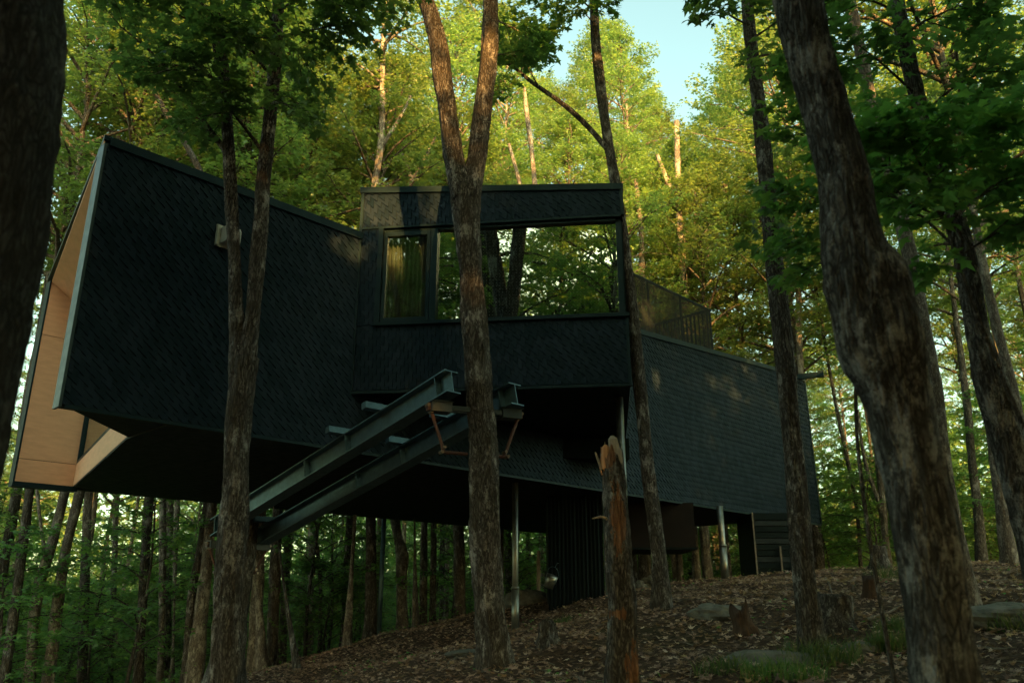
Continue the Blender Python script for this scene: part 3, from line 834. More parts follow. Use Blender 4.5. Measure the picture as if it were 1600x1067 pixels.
dv = np.array(dv); mb.add(dv.reshape(-1, 3), (np.arange(len(dv)) * 6)[:, None] + np.arange(6)[None])
part(mb, "glass_dots", "dot", win)
mb = MB(); mb.tube([BP(BW - 0.20, wz + 0.02, -0.13), BP(BW - 0.20, wh - 0.3, -0.13)], [0.02, 0.02], 8)
part(mb, "corner_post", "flash", win)
# dim room behind the glass, with a partition seen edge on
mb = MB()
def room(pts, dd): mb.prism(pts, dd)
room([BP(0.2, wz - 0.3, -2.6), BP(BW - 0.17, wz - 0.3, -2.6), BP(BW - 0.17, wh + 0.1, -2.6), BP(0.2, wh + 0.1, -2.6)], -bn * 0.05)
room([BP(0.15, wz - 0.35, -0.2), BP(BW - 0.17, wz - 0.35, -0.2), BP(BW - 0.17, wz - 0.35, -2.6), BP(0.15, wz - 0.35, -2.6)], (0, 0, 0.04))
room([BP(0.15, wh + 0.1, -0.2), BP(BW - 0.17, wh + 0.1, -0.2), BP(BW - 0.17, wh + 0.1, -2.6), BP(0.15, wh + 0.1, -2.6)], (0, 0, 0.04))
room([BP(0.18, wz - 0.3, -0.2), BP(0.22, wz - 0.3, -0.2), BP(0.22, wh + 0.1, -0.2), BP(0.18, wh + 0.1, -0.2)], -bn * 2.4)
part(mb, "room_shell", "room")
# curtain gathered behind the sash
cv = []; nc = 60
a_s = np.linspace(sx0 + 0.0, sx1 + 0.02, nc)
for z in (wz + 0.0, wh - 0.02):
    for q, a in enumerate(a_s): cv.append(BP(a, z, -0.24 + 0.035 * math.sin(q * 1.15) + 0.01 * math.sin(q * 2.9)))
mb = MB(); mb.add(np.array(cv), np.array([[q, q + 1, nc + q + 1, nc + q] for q in range(nc - 1)]))
cu = mb.build("curtain", M['curtain'], None, True)
tag(cu, "pale grey pleated curtain hanging behind the narrow left window sash", "curtain")

# low service enclosure under the bay
xl = BP(0, 0, 0)
mb = MB(); zl = float(atY(985, 716, 16.3)[2])
pr = atY(984, 716, 16.3); 
sA = float((np.array([0.7, 16.3, 0]) - A0) @ U)
lx = 0.9
mb.prism([np.array([lx, 16.3 - 0.05, zl]), np.array([pr[0], 16.3, zl]), np.array([pr[0], 17.2, zl])], (0, 0, ZB - zl))
part(mb, "service_box", "black")

# roof-terrace screen behind the bay
def NP(x, y, t=0.25): return onp(x, y, HP(0, t, 0), NN)
ra = NP(994, 437); rb = NP(1108, 479); rc = NP(1113, 549)
s0_, s1_ = st(ra)[0] - 1.0, st(rb)[0]
zt0, zt1 = float(ra[2]) , float(rb[2]); zt_ = (zt0 + zt1) / 2
mb = MB()
for t_ in (0.25, 3.0):
    mb.box((HP(s0_, t_, zt_) + HP(s1_, t_, zt_)) / 2, (np.linalg.norm(HP(s1_, 0, 0) - HP(s0_, 0, 0)), 0.05, 0.06), [U, -NN, (0, 0, 1)])
    for q in np.linspace(s0_, s1_, 4): mb.box(HP(q, t_, (zt_ + ztop(q)) / 2), (0.04, 0.04, zt_ - ztop(q)), [U, -NN, (0, 0, 1)])
mb.box(HP(s1_, 1.6, zt_), (0.05, 2.8, 0.06), [U, -NN, (0, 0, 1)])
for q in np.arange(0.35, 3.0, 0.13): mb.box(HP(s1_, q, (zt_ + ztop(s1_)) / 2), (0.02, 0.045, zt_ - ztop(s1_)), [U, -NN, (0, 0, 1)])
rail = part(mb, "terrace_railing", "trim")
mb = MB(); mb.prism([HP(s0_, 0.22, ztop(s0_)), HP(s1_, 0.22, ztop(s1_)), HP(s1_, 0.22, zt_), HP(s0_, 0.22, zt_)], -NN * 0.006)
part(mb, "screen_panel", "perf", rail)
mb = MB(); mb.prism([HP(s0_, 0.3, ztop(s0_)), HP(s1_, 0.3, ztop(s1_)), HP(s1_, 0.3, ztop(s1_) + 0.12), HP(s0_, 0.3, ztop(s0_) + 0.18)], -NN * 0.05)
part(mb, "parapet", "black", rail)
# rain spout at the right end
sp0 = NP(1246, 594, -0.05); spd = np.array([0.75, -0.35, 0.0]); spd /= np.linalg.norm(spd)
mb = MB(); spn = np.array([spd[1], -spd[0], 0])
mb.box(sp0 + spd * 0.32 + np.array([0, 0, 0.10]), (0.9, 0.16, 0.15), [spd * np.array([1, 1, 1]) + np.array([0, 0, 0.0]), spn, (0, 0, 1)])
mb.box(sp0 + spd * 0.70 + np.array([0, 0, 0.115]), (0.16, 0.2, 0.19), [spd, spn, (0, 0, 1)])
part(mb, "rain_spout", "trim")

# vent hood on the left wall
vs, vz = sN(333, 384); vs1 = sN(368, 380)[0]
vw = (vs1 - vs) * 1.0; 
mb = MB()
ztv = sN(333, 352)[1]; zbv = vz
mb.prism([HP(vs, -0.03, zbv), HP(vs + 0.03, -0.03, zbv), HP(vs + 0.03, -0.03, ztv), HP(vs, -0.03, ztv)], NN * 0.06)
mb.prism([HP(vs, -0.03, zbv), HP(vs + vw, -0.03, zbv), HP(vs + vw, -0.03, ztv + 0.02), HP(vs, -0.03, ztv + 0.02)], NN * 0.015)
vent = part(mb, "vent_hood", "vent")
prof = [(0.0, ztv - 0.02), (0.17, ztv - 0.03), (0.22, ztv - 0.10), (0.21, zbv + 0.05), (0.17, zbv + 0.03), (0.0, zbv + 0.05)]
mb = MB(); mb.prism([HP(vs + 0.07, -0.045 - q, z) for q, z in prof], U * (vw - 0.12))
part(mb, "cowl", "vent", vent)
mb = MB()
for q in range(5): mb.box(HP(vs + 0.1 + q * (vw - 0.2) / 4, -0.272, (ztv + zbv) / 2), (0.012, 0.012, 0.2), [U, NN, (0, 0, 1)])
part(mb, "rib", "galv", vent)

# ---- steel beams carried by the trees, falling gently towards the far one
BY = 9.8
b1 = atY(705, 579, BY)
_c = ray(-600, 1405); bd = _c / np.linalg.norm(_c)
bh_ = np.array([bd[0], bd[1], 0.0]); bh_ /= np.linalg.norm(bh_)
bs = np.array([bh_[1], -bh_[0], 0.0]); bup = np.cross(bs, bd); bup = bup if bup[2] > 0 else -bup
b2 = atY(804, 599, BY * 1.035)
BH, BFW, TF = 0.30, 0.22, 0.018
def reach(o, px):
    t_ = 0.0
    while proj(o + bd * t_)[0] > px and t_ < 20: t_ += 0.02
    return t_
BLN = reach(b1, 338); L2 = reach(b2, 405)
def beam(o, ln):
    mb = MB(); ax = [bd, bs, bup]
    mid = o + bd * ln / 2
    mb.box(mid - bup * TF / 2, (ln, BFW, TF), ax)
    mb.box(mid - bup * (BH - TF / 2), (ln, BFW, TF), ax)
    mb.box(mid - bup * BH / 2, (ln, 0.014, BH - 2 * TF), ax)
    bm = part(mb, "steel_beam", "galv")
    for q in (0.22, ln * 0.35, ln * 0.52, ln - 0.15):
        for sg in (-1, 1):
            m2 = MB(); m2.box(o + bd * q + bs * sg * (0.007 + 0.048) - bup * BH / 2, (0.012, 0.094, BH - 2 * TF - 0.002), ax)
            part(m2, "stiffener", "galv", bm)
    return bm
beam(b1, BLN); beam(b2, L2)
print("beams b1 %s b2 %s len %.2f %.2f end %s %s" % (b1.round(2), b2.round(2), BLN, L2, (b1 + bd * BLN).round(2), (b2 + bd * L2).round(2)))
# cross pads between beams and floor
for (o, q) in ((b1, BLN * 0.22), (b1, BLN * 0.36), (b2, BLN * 0.20), (b2, BLN * 0.36), (b2, L2 * 0.93)):
    mb = MB(); c = o + bd * q - bs * 0.12 + bup * 0.047
    mb.box(c, (0.10, 0.44, 0.09), [bd, bs, bup])
    part(mb, "cross_pad", "galv")

# ---- bracket at each carrying tree: channels under both beams, pivots, oxide-red struts
def bracket(cx, cy, zt, half, right_z=0.0, dark='paint_blue', ax_dir=None, hx=0.33, dropz=0.52):
    side_ = ax_dir if ax_dir is not None else np.array([1.0, 0.05, 0]); side_ = side_ / np.linalg.norm(side_)
    fw = np.array([-side_[1], side_[0], 0.0]); ax = [side_, fw, (0, 0, 1)]
    c0 = np.array([cx, cy, zt])
    t = MB()
    for sg in (-1, 1):
        m_ = c0 + side_ * sg * (half - 0.13) - np.array([0, 0, 0.07])
        t.box(m_, (0.26, 0.20, 0.12), ax); t.box(m_ + np.array([0, 0, 0.0645]), (0.29, 0.24, 0.008), ax)
    for k in (-1, 1): t.box(c0 + fw * k * 0.06 - np.array([0, 0, 0.07]), (2 * half - 0.54, 0.03, 0.06), ax)
    br = part(t, "tree_bracket", dark)
    for sg in (-1, 1):
        m2 = MB()
        a = c0 + side_ * sg * half - np.array([0, 0, 0.07]); b = c0 + side_ * sg * (half - hx * 0.62) - np.array([0, 0, 0.07 + dropz])
        m2.tube([a, b], [0.021, 0.021], 10)
        m2.box(a, (0.07, 0.09, 0.09), ax)
        m2.tube([b, c0 + side_ * sg * 0.10 - np.array([0, 0, 0.07 + dropz])], [0.022, 0.022], 10)
        part(m2, "strut", "rod" if dark == 'paint_blue' else "paint_blue", br)
    for sg in (-1, 1):
        a = c0 + side_ * sg * (half + 0.03) - np.array([0, 0, 0.05]); b = c0 + side_ * sg * (half - hx * 0.62 + 0.04) - np.array([0, 0, 0.07 + dropz])
        for p_ in (a, b, a - side_ * sg * 0.05 - np.array([0, 0, 0.08]), b - side_ * sg * 0.03 + np.array([0, 0, 0.06])):
            m3 = MB(); m3.tube([p_ - fw * 0.05, p_ + fw * 0.05], [0.022, 0.022], 8)
            part(m3, "bolt", "bolt", br)
    return br
ea, eb = b1 + bd * 0.15, b2 + bd * 0.15
mid = (ea + eb) / 2
bdir = eb - ea; bdir[2] = 0
bracket(mid[0], mid[1], mid[2] - BH - 0.02, float(np.linalg.norm(bdir)) / 2 + 0.17, ax_dir=bdir, dropz=0.55)
ea, eb = b1 + bd * (BLN - 0.12), b2 + bd * (L2 - 0.12)
fe = (ea + eb) / 2; fdir = eb - ea; fdir[2] = 0
bracket(fe[0], fe[1], fe[2] - BH - 0.02, float(np.linalg.norm(fdir)) / 2 + 0.14, ax_dir=fdir, dropz=0.45)
FAR_TREE = fe
# ---- posts
def post(xt, yt, Y, r, mat='galv_post', ztop_=HB, sleeve=None):
    P = atY(xt, yt, Y); x = P[0]
    zb = gz(x, Y) - 0.1
    mb = MB(); mb.tube([(x, Y, zb), (x, Y, (zb + ztop_) / 2), (x, Y, ztop_)], [r, r, r], 20)
    po = part(mb, "steel_post", mat, smooth=True)
    if sleeve:
        mb = MB(); z1 = zb + 0.1 + sleeve
        mb.tube([(x, Y, zb), (x, Y, z1)], [r * 1.22, r * 1.22], 20)
        mb.tube([(x, Y, z1), (x, Y, z1 + 0.05)], [r * 1.3, r * 1.3], 20)
        part(mb, "sleeve", mat, po, smooth=True)
    return po
post(967, 616, 12.9, 0.066, 'galv_post', ZB)
post(805, 850, 16.0, 0.060, 'galv_post', HB, 0.75)
post(596, 900, 23.0, 0.065, 'galv', HB)
post(1129, 850, 20.0, 0.078, 'galv_post', HB, 0.75)

# ---- corrugated core under the house
c0 = atY(857, 900, 18.0)[0]; c1 = atY(944, 900, 18.0)[0]
zc0 = min(gz(c0, 18), gz(c1, 18)) - 0.3
mb = MB(); mb.box(((c0 + c1) / 2, 18.75, (zc0 + HB) / 2), (c1 - c0 - 0.04, 1.4, HB - zc0))
core = part(mb, "core", "black")
V = []; xs = np.arange(c0, c1, 0.016); zz = 0.014 * np.clip(2.2 * np.sin((xs - c0) * 2 * math.pi / 0.085), -1, 1)
mb = MB(); n_ = len(xs)
vv = [(x, 18.02 + d_, z) for z in (zc0, HB) for x, d_ in zip(xs, zz)]
mb.add(vv, np.array([[q, q + 1, n_ + q + 1, n_ + q] for q in range(n_ - 1)]))
part(mb, "corrugated_sheet", "black", core)
mb = MB(); mb.box((c1 + 0.04, 18.02, (zc0 + HB) / 2), (0.05, 0.06, HB - zc0))
part(mb, "corner_trim", "flash", core)
# hanging brown box under the floor
hx0 = atY(960, 845, 19.3)[0]; hx1 = atY(1087, 845, 19.3)[0]; hz0 = float(atY(1030, 855, 19.3)[2])
mb = MB(); mb.box(((hx0 + hx1) / 2, 20.2, (hz0 + HB) / 2), (hx1 - hx0, 1.8, HB - hz0 - 0.004))
hb = part(mb, "hanging_box", "rust_wood")
mb = MB(); mb.box(((hx0 + hx1) / 2, 20.2, hz0 - 0.02), (hx1 - hx0 + 0.06, 1.86, 0.05)); part(mb, "bottom_trim", "black", hb)

# ---- dark boarded store under the right end
k0 = atY(1178, 850, 21.3)[0]; k1 = atY(1262, 850, 21.3)[0]
gk = min(gz(k0, 21.3), gz(k1, 21.3)) - 0.25
ztk = HB - 0.02
store = thing("boarded_store", "dark slatted timber store standing under the right end of the house", "store", ((k0 + k1) / 2, 22, gk + 0.2))
sl = np.array([(k0 + k1) / 2, 22, gk + 0.2])
mb = MB(); mb.box(((k0 + k1) / 2, 22.1, (gk + ztk) / 2), (k1 - k0 - 0.06, 1.5, ztk - gk)); mb.build("wall", M['black'], store, loc=sl)
zq = gk + 0.05; q = 0
while zq < ztk - 0.1:
    mb = MB(); mb.box(((k0 + k1) / 2, 21.31 - 0.012 * (q % 2), zq + 0.07), (k1 - k0 - 0.02, 0.025, 0.125)); mb.build("board", M['soffit'] if q % 3 == 1 else M['black'], store, loc=sl)
    zq += 0.15; q += 1
for xx in (k0, atY(1219, 850, 21.2)[0]):
    mb = MB(); zt_p = ztk if xx == k0 else float(atY(1218, 853, 21.2)[2]); mb.box((xx, 21.22, (gk + zt_p) / 2), (0.035, 0.035, zt_p - gk)); mb.build("post", M['stick'], store, loc=sl)

# ---- small things on the slope
def bucket():
    c = atY(860, 908, 17.6); t = thing("metal_bucket", "small galvanised bucket hanging at the left edge of the dark corrugated core", "bucket", c)
    d = np.array([0.36, -0.2, 0.9]); d /= np.linalg.norm(d)
    mb = MB(); h = 0.13
    P_ = [-d * h, -d * h * 0.98, d * h * 0.1, d * h, d * h * 1.06, d * h * 1.0]
    mb.tube(P_, [0.092, 0.1, 0.115, 0.128, 0.134, 0.118], 20); mb.build("body", M['galv_post'], t, smooth=True)
    mb = MB(); sd_ = np.cross(d, (0, 1, 0)); sd_ /= np.linalg.norm(sd_)
    arc = [d * h + sd_ * 0.128 * math.cos(a) + (d * 0.10 + np.array([0, 0, 0.08])) * math.sin(a) for a in np.linspace(0, math.pi, 12)]
    mb.tube(arc, [0.005] * 12, 5); mb.build("handle", M['galv'], t)
    mb = MB(); hk = arc[6]; mb.tube([hk, hk + np.array([0.06, 0.2, 0.10]), hk + np.array([0.1, 0.45, 0.10])], [0.007] * 3, 5); mb.build("hook", M['galv'], t)
bucket()
def stake(px, py_top, py_bot, Y, r, label, mat='grey_wood'):
    a = atY(px, py_top, Y); x = a[0]; zb = gz(x, Y); mb = MB()
    mb.tube([(x, Y, zb - 0.1), (x, Y, (zb + a[2]) / 2), (x + 0.01, Y, a[2])], [r, r * 0.95, r * 0.9], 10, 0.1, 3)
    o = mb.build("stake", M[mat], None, True, loc=(x, Y, zb)); o.location = (x, Y, zb); tag(o, label, "stake")
stake(841, 860, 935, 21.0, 0.05, "pale wooden stake standing in the ground left of the hanging bucket")
def in_house(x, y, m=1.2):
    s_, t_ = st(np.array([x, y, 0]))
    if -1.5 - m < s_ < S_END + m and -m < t_ < WID + m: return True
    q = np.array([x, y, 0]) - BL; a = q @ bu; o = q @ bn
    return -m < a < BW + m and -7 < o < m

# gaps carved through the leaves so the low sun hits chosen spots
def perp(P, T):
    q = P - T; return np.linalg.norm(q - (q @ SUN)[:, None] * SUN, axis=1), q @ SUN
SH = []
Tc = BP(bz(606, 328)[0], bz(606, 328)[1]); SH += [(Tc + bu * k, .34) for k in (-.26, -.06, .06)]
SH += [(atY(762, 50, 9.8), .24), (atY(758, 95, 9.8), .15), (onp(546, 388, A0, NN), .25), (onp(520, 385, A0, NN), .12), (onp(1025, 590, A0, NN), .2), (onp(1020, 480, A0, NN), .3), (atY(752, 125, 9.8), .12), (BP(bz(625, 385)[0], bz(625, 385)[1]), .16)]
def keep(P):
    k = np.ones(len(P), bool)
    for T, rad in SH:
        d, a = perp(P, T); k &= ~((d < rad) & (a > 0.4))
    return k
KEEP = keep

# ------------------------------------------------------------------ singled-out trees near the camera
NEAR = []          # (x, y) of every explicit tree, kept clear by the scattered forest
def near_tree(label, main, Y, mat, forks=(), top=14.0, k=40, step=0.05, jit=0.26, flare=1.25, name="maple_tree", fol=None):
    P = to_ground(px_path(main, Y), flare)
    base = np.array([P[0][0], P[0][1], gz(P[0][0], P[0][1])])
    t = thing(name, label, "tree", base)
    NEAR.append((base[0], base[1]))
    ends = []
    paths = []
    if not forks:
        Pe = extend_up(P, top); paths.append(Pe); ends.append(Pe[-1])
    else:
        paths.append(P)
        for i_, f_ in enumerate(forks):
            Q = px_path(f_, Y + 0.0); Q = extend_up(Q, top - i_ * 1.5); paths.append(Q); ends.append(Q[-1])
    trunk_obj(paths, M[mat], t, jit, k, step, base)
    return t, base, ends, paths

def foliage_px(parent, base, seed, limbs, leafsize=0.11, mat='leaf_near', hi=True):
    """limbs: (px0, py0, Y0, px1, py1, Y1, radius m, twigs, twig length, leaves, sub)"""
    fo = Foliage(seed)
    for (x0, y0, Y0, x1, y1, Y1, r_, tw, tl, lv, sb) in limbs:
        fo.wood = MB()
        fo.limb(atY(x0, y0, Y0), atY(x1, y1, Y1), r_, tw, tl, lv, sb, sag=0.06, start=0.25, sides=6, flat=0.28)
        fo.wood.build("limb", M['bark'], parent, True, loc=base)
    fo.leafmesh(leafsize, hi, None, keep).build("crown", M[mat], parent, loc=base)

def top_crown(t, base, end, sc=1.0, idx=0, dz=5.0):
    put_crown(t, idx, end[:3] - base - np.array([0, 0, dz * sc]), (sc, sc, sc), 1.0 + idx)

# leftmost, out of focus
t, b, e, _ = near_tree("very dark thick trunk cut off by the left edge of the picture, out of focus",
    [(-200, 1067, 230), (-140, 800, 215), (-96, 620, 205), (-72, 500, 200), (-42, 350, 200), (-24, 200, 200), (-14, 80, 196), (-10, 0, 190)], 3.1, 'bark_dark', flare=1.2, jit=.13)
top_crown(t, b, e[0], 1.0, 0)
# double tree in front of the left wing
t, b, e, _ = near_tree("maple in front of the left wing, its trunk forking into two stems at mid height",
    [(351, 1067, 48), (357, 930, 43), (364, 810, 42), (370, 700, 38), (377, 610, 38), (380, 560, 40)], 8.4, 'bark',
    forks=([(378, 585, 36), (370, 515, 24), (366, 400, 20), (360, 290, 20), (354, 190, 17), (347, 80, 15), (330, -60, 13)],
           [(380, 585, 36), (392, 515, 26), (403, 400, 23), (410, 300, 22), (420, 200, 20), (430, 100, 18), (435, 0, 17), (437, -80, 16)]))
foliage_px(t, b, 21, [
    (356, 240, 8.4, 190, 40, 7.9, .03, 9, .8, 8, 3), (352, 150, 8.4, 300, -20, 8.0, .03, 9, .8, 9, 3), (352, 130, 8.4, 250, 100, 7.6, .02, 8, .7, 9, 3),
    (412, 240, 8.4, 330, 120, 7.8, .02, 9, .7, 9, 3), (428, 120, 8.4, 350, 40, 7.6, .02, 9, .8, 9, 3), (432, 60, 8.4, 520, 40, 8.0, .02, 8, .7, 9, 3),
    (432, 20, 8.4, 540, -10, 7.7, .02, 9, .8, 9, 3), (434, -20, 8.4, 590, -20, 8.2, .02, 10, .8, 9, 3), (419, 170, 8.4, 330, 180, 8.0, .014, 6, .55, 8, 2),
    (430, 60, 8.4, 380, -40, 7.8, .02, 9, .8, 9, 3), (345, 60, 8.4, 230, 10, 8.2, .02, 9, .8, 9, 3), (358, 250, 8.4, 300, 190, 8.8, .012, 5, .5, 7, 2),
    (424, 140, 8.4, 470, 170, 8.0, .01, 5, .45, 7, 2), (345, 70, 8.4, 400, 60, 7.6, .02, 8, .7, 9, 3), (340, 20, 8.4, 150, -50, 8.4, .02, 10, .9, 8, 3),
    (432, 40, 8.4, 480, 100, 8.6, .012, 7, .6, 8, 2), (410, 160, 8.4, 460, 175, 7.6, .01, 5, .5, 7, 2)])
top_crown(t, b, e[0], .8, 1, 3); top_crown(t, b, e[1], .8, 2, 3)
# carrying tree hidden behind it
P0 = FAR_TREE
mpx = [tuple(proj((P0[0] + dx, P0[1], z))[:2]) + (wd,) for dx, z, wd in ((0.0, gz(P0[0], P0[1]) + .3, 62), (0.0, -0.3, 52), (0.02, 0.8, 48), (0.03, 1.9, 45))]
t, b, e, _ = near_tree("dark carrying trunk under the far end of the steel beams, close behind the forking maple", mpx, float(P0[1]), 'bark_rough', top=2.2, k=24, step=0.1, jit=0.2, flare=1.6)
# central forked tree between the beams
t, b, e, _ = near_tree("large forked maple between the two steel beams, in front of the window",
    [(774, 1067, 58), (769, 985, 50), (761, 900, 49), (757, 800, 48), (756, 700, 46), (748, 600, 41), (741, 500, 39), (733, 400, 37), (729, 330, 40), (727, 292, 46)], float(mid[1]), 'bark',
    forks=([(727, 312, 40), (712, 262, 31), (702, 200, 30), (693, 130, 29), (682, 60, 27), (668, 10, 25), (640, -40, 23)],
           [(729, 312, 40), (743, 262, 29), (751, 200, 28), (760, 130, 28), (765, 60, 25), (766, 0, 24), (762, -80, 23)]))
foliage_px(t, b, 22, [
    (766, 20, 10.0, 840, 70, 11.0, .02, 9, .7, 9, 3), (764, 90, 10.0, 830, 90, 11.2, .012, 7, .55, 9, 3), (668, 0, 10.0, 560, -40, 10.4, .02, 9, .8, 8, 3),
    (766, -20, 10.0, 850, -60, 10.6, .02, 9, .8, 9, 3)])
top_crown(t, b, e[0], .8, 3, 2); top_crown(t, b, e[1], .8, 4, 2)
# tree at the bay's right edge, with the long bare limb
t, b, e, pth = near_tree("slim maple close beside the bay's right edge, one long bare limb reaching left",
    [(1034, 942, 32), (1030, 880, 24), (1018, 780, 21), (1008, 690, 20), (999, 600, 20), (990, 500, 18), (978, 400, 17), (962, 290, 16), (950, 220, 15), (940, 150, 15), (932, 80, 14), (927, 0, 13), (925, -60, 12)], 12.45, 'bark', jit=0.2, flare=1.7)
fo = Foliage(5)
brn = px_path([(948, 232, 9), (925, 205, 8), (898, 178, 8), (865, 152, 7), (830, 128, 6), (800, 104, 5), (760, 85, 4)], 12.4)
mb = MB(); q = smooth_path(brn, 40); mb.tube(q[:, :3], q[:, 3], 10, 0.2, 4); mb.build("limb", M['bark'], t, True, loc=b)
foliage_px(t, b, 23, [(840, 133, 12.4, 800, 60, 12.0, .012, 9, .8, 9, 3), (812, 115, 12.4, 850, 60, 12.6, .012, 8, .7, 9, 3), (930, 40, 12.4, 900, 15, 12.0, .01, 6, .6, 8, 2), (930, 20, 12.4, 850, -20, 12.0, .015, 8, .8, 9, 3),
    (800, 100, 12.4, 830, 75, 12.4, .01, 7, .7, 9, 3), (800, 104, 12.4, 770, 150, 12.2, .01, 7, .6, 8, 3), (930, 30, 12.4, 950, 10, 12.0, .008, 3, .4, 6, 2)], .12)
top_crown(t, b, e[0], .8, 0, 2)
# slim tree before the right wing
t, b, e, _ = near_tree("straight slim maple crossing the right end of the dark wall, grass at its foot",
    [(1271, 1030, 46), (1264, 960, 37), (1254, 880, 35), (1247, 800, 32), (1238, 700, 29), (1230, 600, 28), (1219, 500, 28), (1211, 420, 27), (1203, 340, 25), (1196, 260, 22), (1188, 180, 20), (1178, 100, 18), (1170, 30, 17), (1166, -40, 16)], 8.9, 'bark', flare=1.3)
foliage_px(t, b, 24, [(1172, 40, 8.9, 1120, 10, 8.0, .012, 5, .5, 7, 2), (1172, 0, 8.9, 1110, -20, 8.2, .015, 6, .5, 8, 3), (1180, 90, 8.9, 1230, 110, 7.6, .012, 7, .6, 8, 3), (1176, 60, 8.9, 1250, 20, 8.4, .012, 8, .7, 8, 3),
    (1203, 330, 8.9, 1215, 380, 8.0, .008, 4, .4, 6, 2)], .12)
top_crown(t, b, e[0], .8, 1, 2)
# big leaning tree on the right
t, b, e, _ = near_tree("big leaning trunk with a swollen burl at mid height, nearest tree on the right",
    [(1482, 1067, 104), (1466, 960, 95), (1450, 860, 92), (1432, 760, 90), (1416, 690, 90), (1396, 600, 104), (1376, 545, 124), (1361, 485, 122), (1352, 440, 126), (1338, 400, 98), (1327, 340, 80), (1322, 290, 74), (1299, 200, 66), (1271, 100, 68), (1247, 0, 70), (1238, -50, 70)], 4.4, 'bark_mid', flare=1.15, step=0.03, k=64, jit=0.20)
top_crown(t, b, e[0], 1.0, 2, 3)
# trees right of it
t, b, e, _ = near_tree("dark crooked maple near the right edge, bending left towards its top",
    [(1668, 1067, 58), (1625, 880, 50), (1592, 760, 46), (1566, 660, 42), (1545, 590, 42), (1530, 530, 36), (1518, 460, 34), (1503, 380, 30), (1478, 300, 28), (1452, 220, 25), (1432, 150, 23), (1415, 80, 22), (1402, 0, 21), (1392, -60, 20)], 7.2, 'bark_mid', flare=1.2)
foliage_px(t, b, 25, [(1432, 150, 7.2, 1340, 70, 6.6, .012, 8, .6, 8, 3), (1440, 180, 7.2, 1540, 110, 6.8, .012, 9, .8, 8, 3), (1410, 60, 7.2, 1500, 10, 6.8, .015, 9, .8, 8, 3), (1405, 20, 7.2, 1320, -10, 6.8, .012, 8, .7, 8, 3)], .12)
top_crown(t, b, e[0], .9, 3, 3)
t, b, e, _ = near_tree("mottled grey maple half hidden behind the burled trunk",
    [(1518, 965, 34), (1503, 880, 27), (1486, 800, 25), (1472, 720, 25), (1462, 620, 24), (1444, 520, 23), (1424, 410, 22), (1396, 290, 20), (1369, 187, 18), (1351, 112, 17), (1330, 10, 16), (1320, -50, 15)], 11.0, 'bark_pale', flare=1.4, jit=0.18, k=28, step=0.08)
top_crown(t, b, e[0], .9, 4, 3)

# near sapling boughs that hang into the right of the picture
t = thing("maple_sapling", "leafy young maple with broad green leaves filling the space right of the burled trunk", "sapling", (atY(1490, 600, 5.6)[0], 5.6, gz(atY(1490, 600, 5.6)[0], 5.6)))
b = np.array(t.location)
sx = b[0]
mb = MB(); q = smooth_path([(sx + 0.9, 5.7, gz(sx + .9, 5.7) - .1, .022), (sx + .6, 5.65, 0.6, .018), (*atY(1500, 420, 5.6), .014), (*atY(1472, 330, 5.6), .010), (*atY(1440, 250, 5.6), .006)], 40)
mb.tube(q[:, :3], q[:, 3], 8, .1, 2); mb.build("stem", M['bark'], t, True, loc=b)
S_ = 5.6
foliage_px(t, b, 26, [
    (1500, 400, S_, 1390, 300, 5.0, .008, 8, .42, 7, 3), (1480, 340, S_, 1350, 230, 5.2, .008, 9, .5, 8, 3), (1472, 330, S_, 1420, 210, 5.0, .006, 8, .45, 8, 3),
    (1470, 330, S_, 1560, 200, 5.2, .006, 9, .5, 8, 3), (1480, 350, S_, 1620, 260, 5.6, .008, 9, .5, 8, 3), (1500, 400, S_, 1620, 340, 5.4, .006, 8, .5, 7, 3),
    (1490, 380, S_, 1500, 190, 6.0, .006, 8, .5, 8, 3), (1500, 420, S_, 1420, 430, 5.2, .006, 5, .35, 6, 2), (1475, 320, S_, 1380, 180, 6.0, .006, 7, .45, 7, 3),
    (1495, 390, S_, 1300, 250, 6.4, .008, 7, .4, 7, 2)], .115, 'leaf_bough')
t = thing("maple_sapling", "young maple whose leaf sprays hang beside the slim tree and left of the burled trunk", "sapling", (atY(1262, 600, 6.6)[0] + .4, 6.6, gz(atY(1262, 600, 6.6)[0] + .4, 6.6)))
b = np.array(t.location)
mb = MB(); q = smooth_path([(b[0], 6.6, b[2] - .1, .02), (b[0] - .05, 6.6, 1.2, .016), (*atY(1330, 360, 6.6), .012), (*atY(1300, 230, 6.6), .006)], 30)
mb.tube(q[:, :3], q[:, 3], 8, .1, 2); mb.build("stem", M['bark'], t, True, loc=b)
foliage_px(t, b, 27, [(1330, 370, 6.6, 1236, 380, 6.2, .006, 7, .35, 7, 2), (1325, 330, 6.6, 1230, 300, 6.0, .006, 7, .38, 7, 3), (1310, 260, 6.6, 1230, 190, 6.4, .006, 7, .4, 7, 2), (1310, 250, 6.6, 1240, 130, 6.8, .006, 7, .4, 7, 3), (1330, 400, 6.6, 1255, 430, 6.2, .005, 5, .3, 6, 2)], .11, 'leaf_bough')

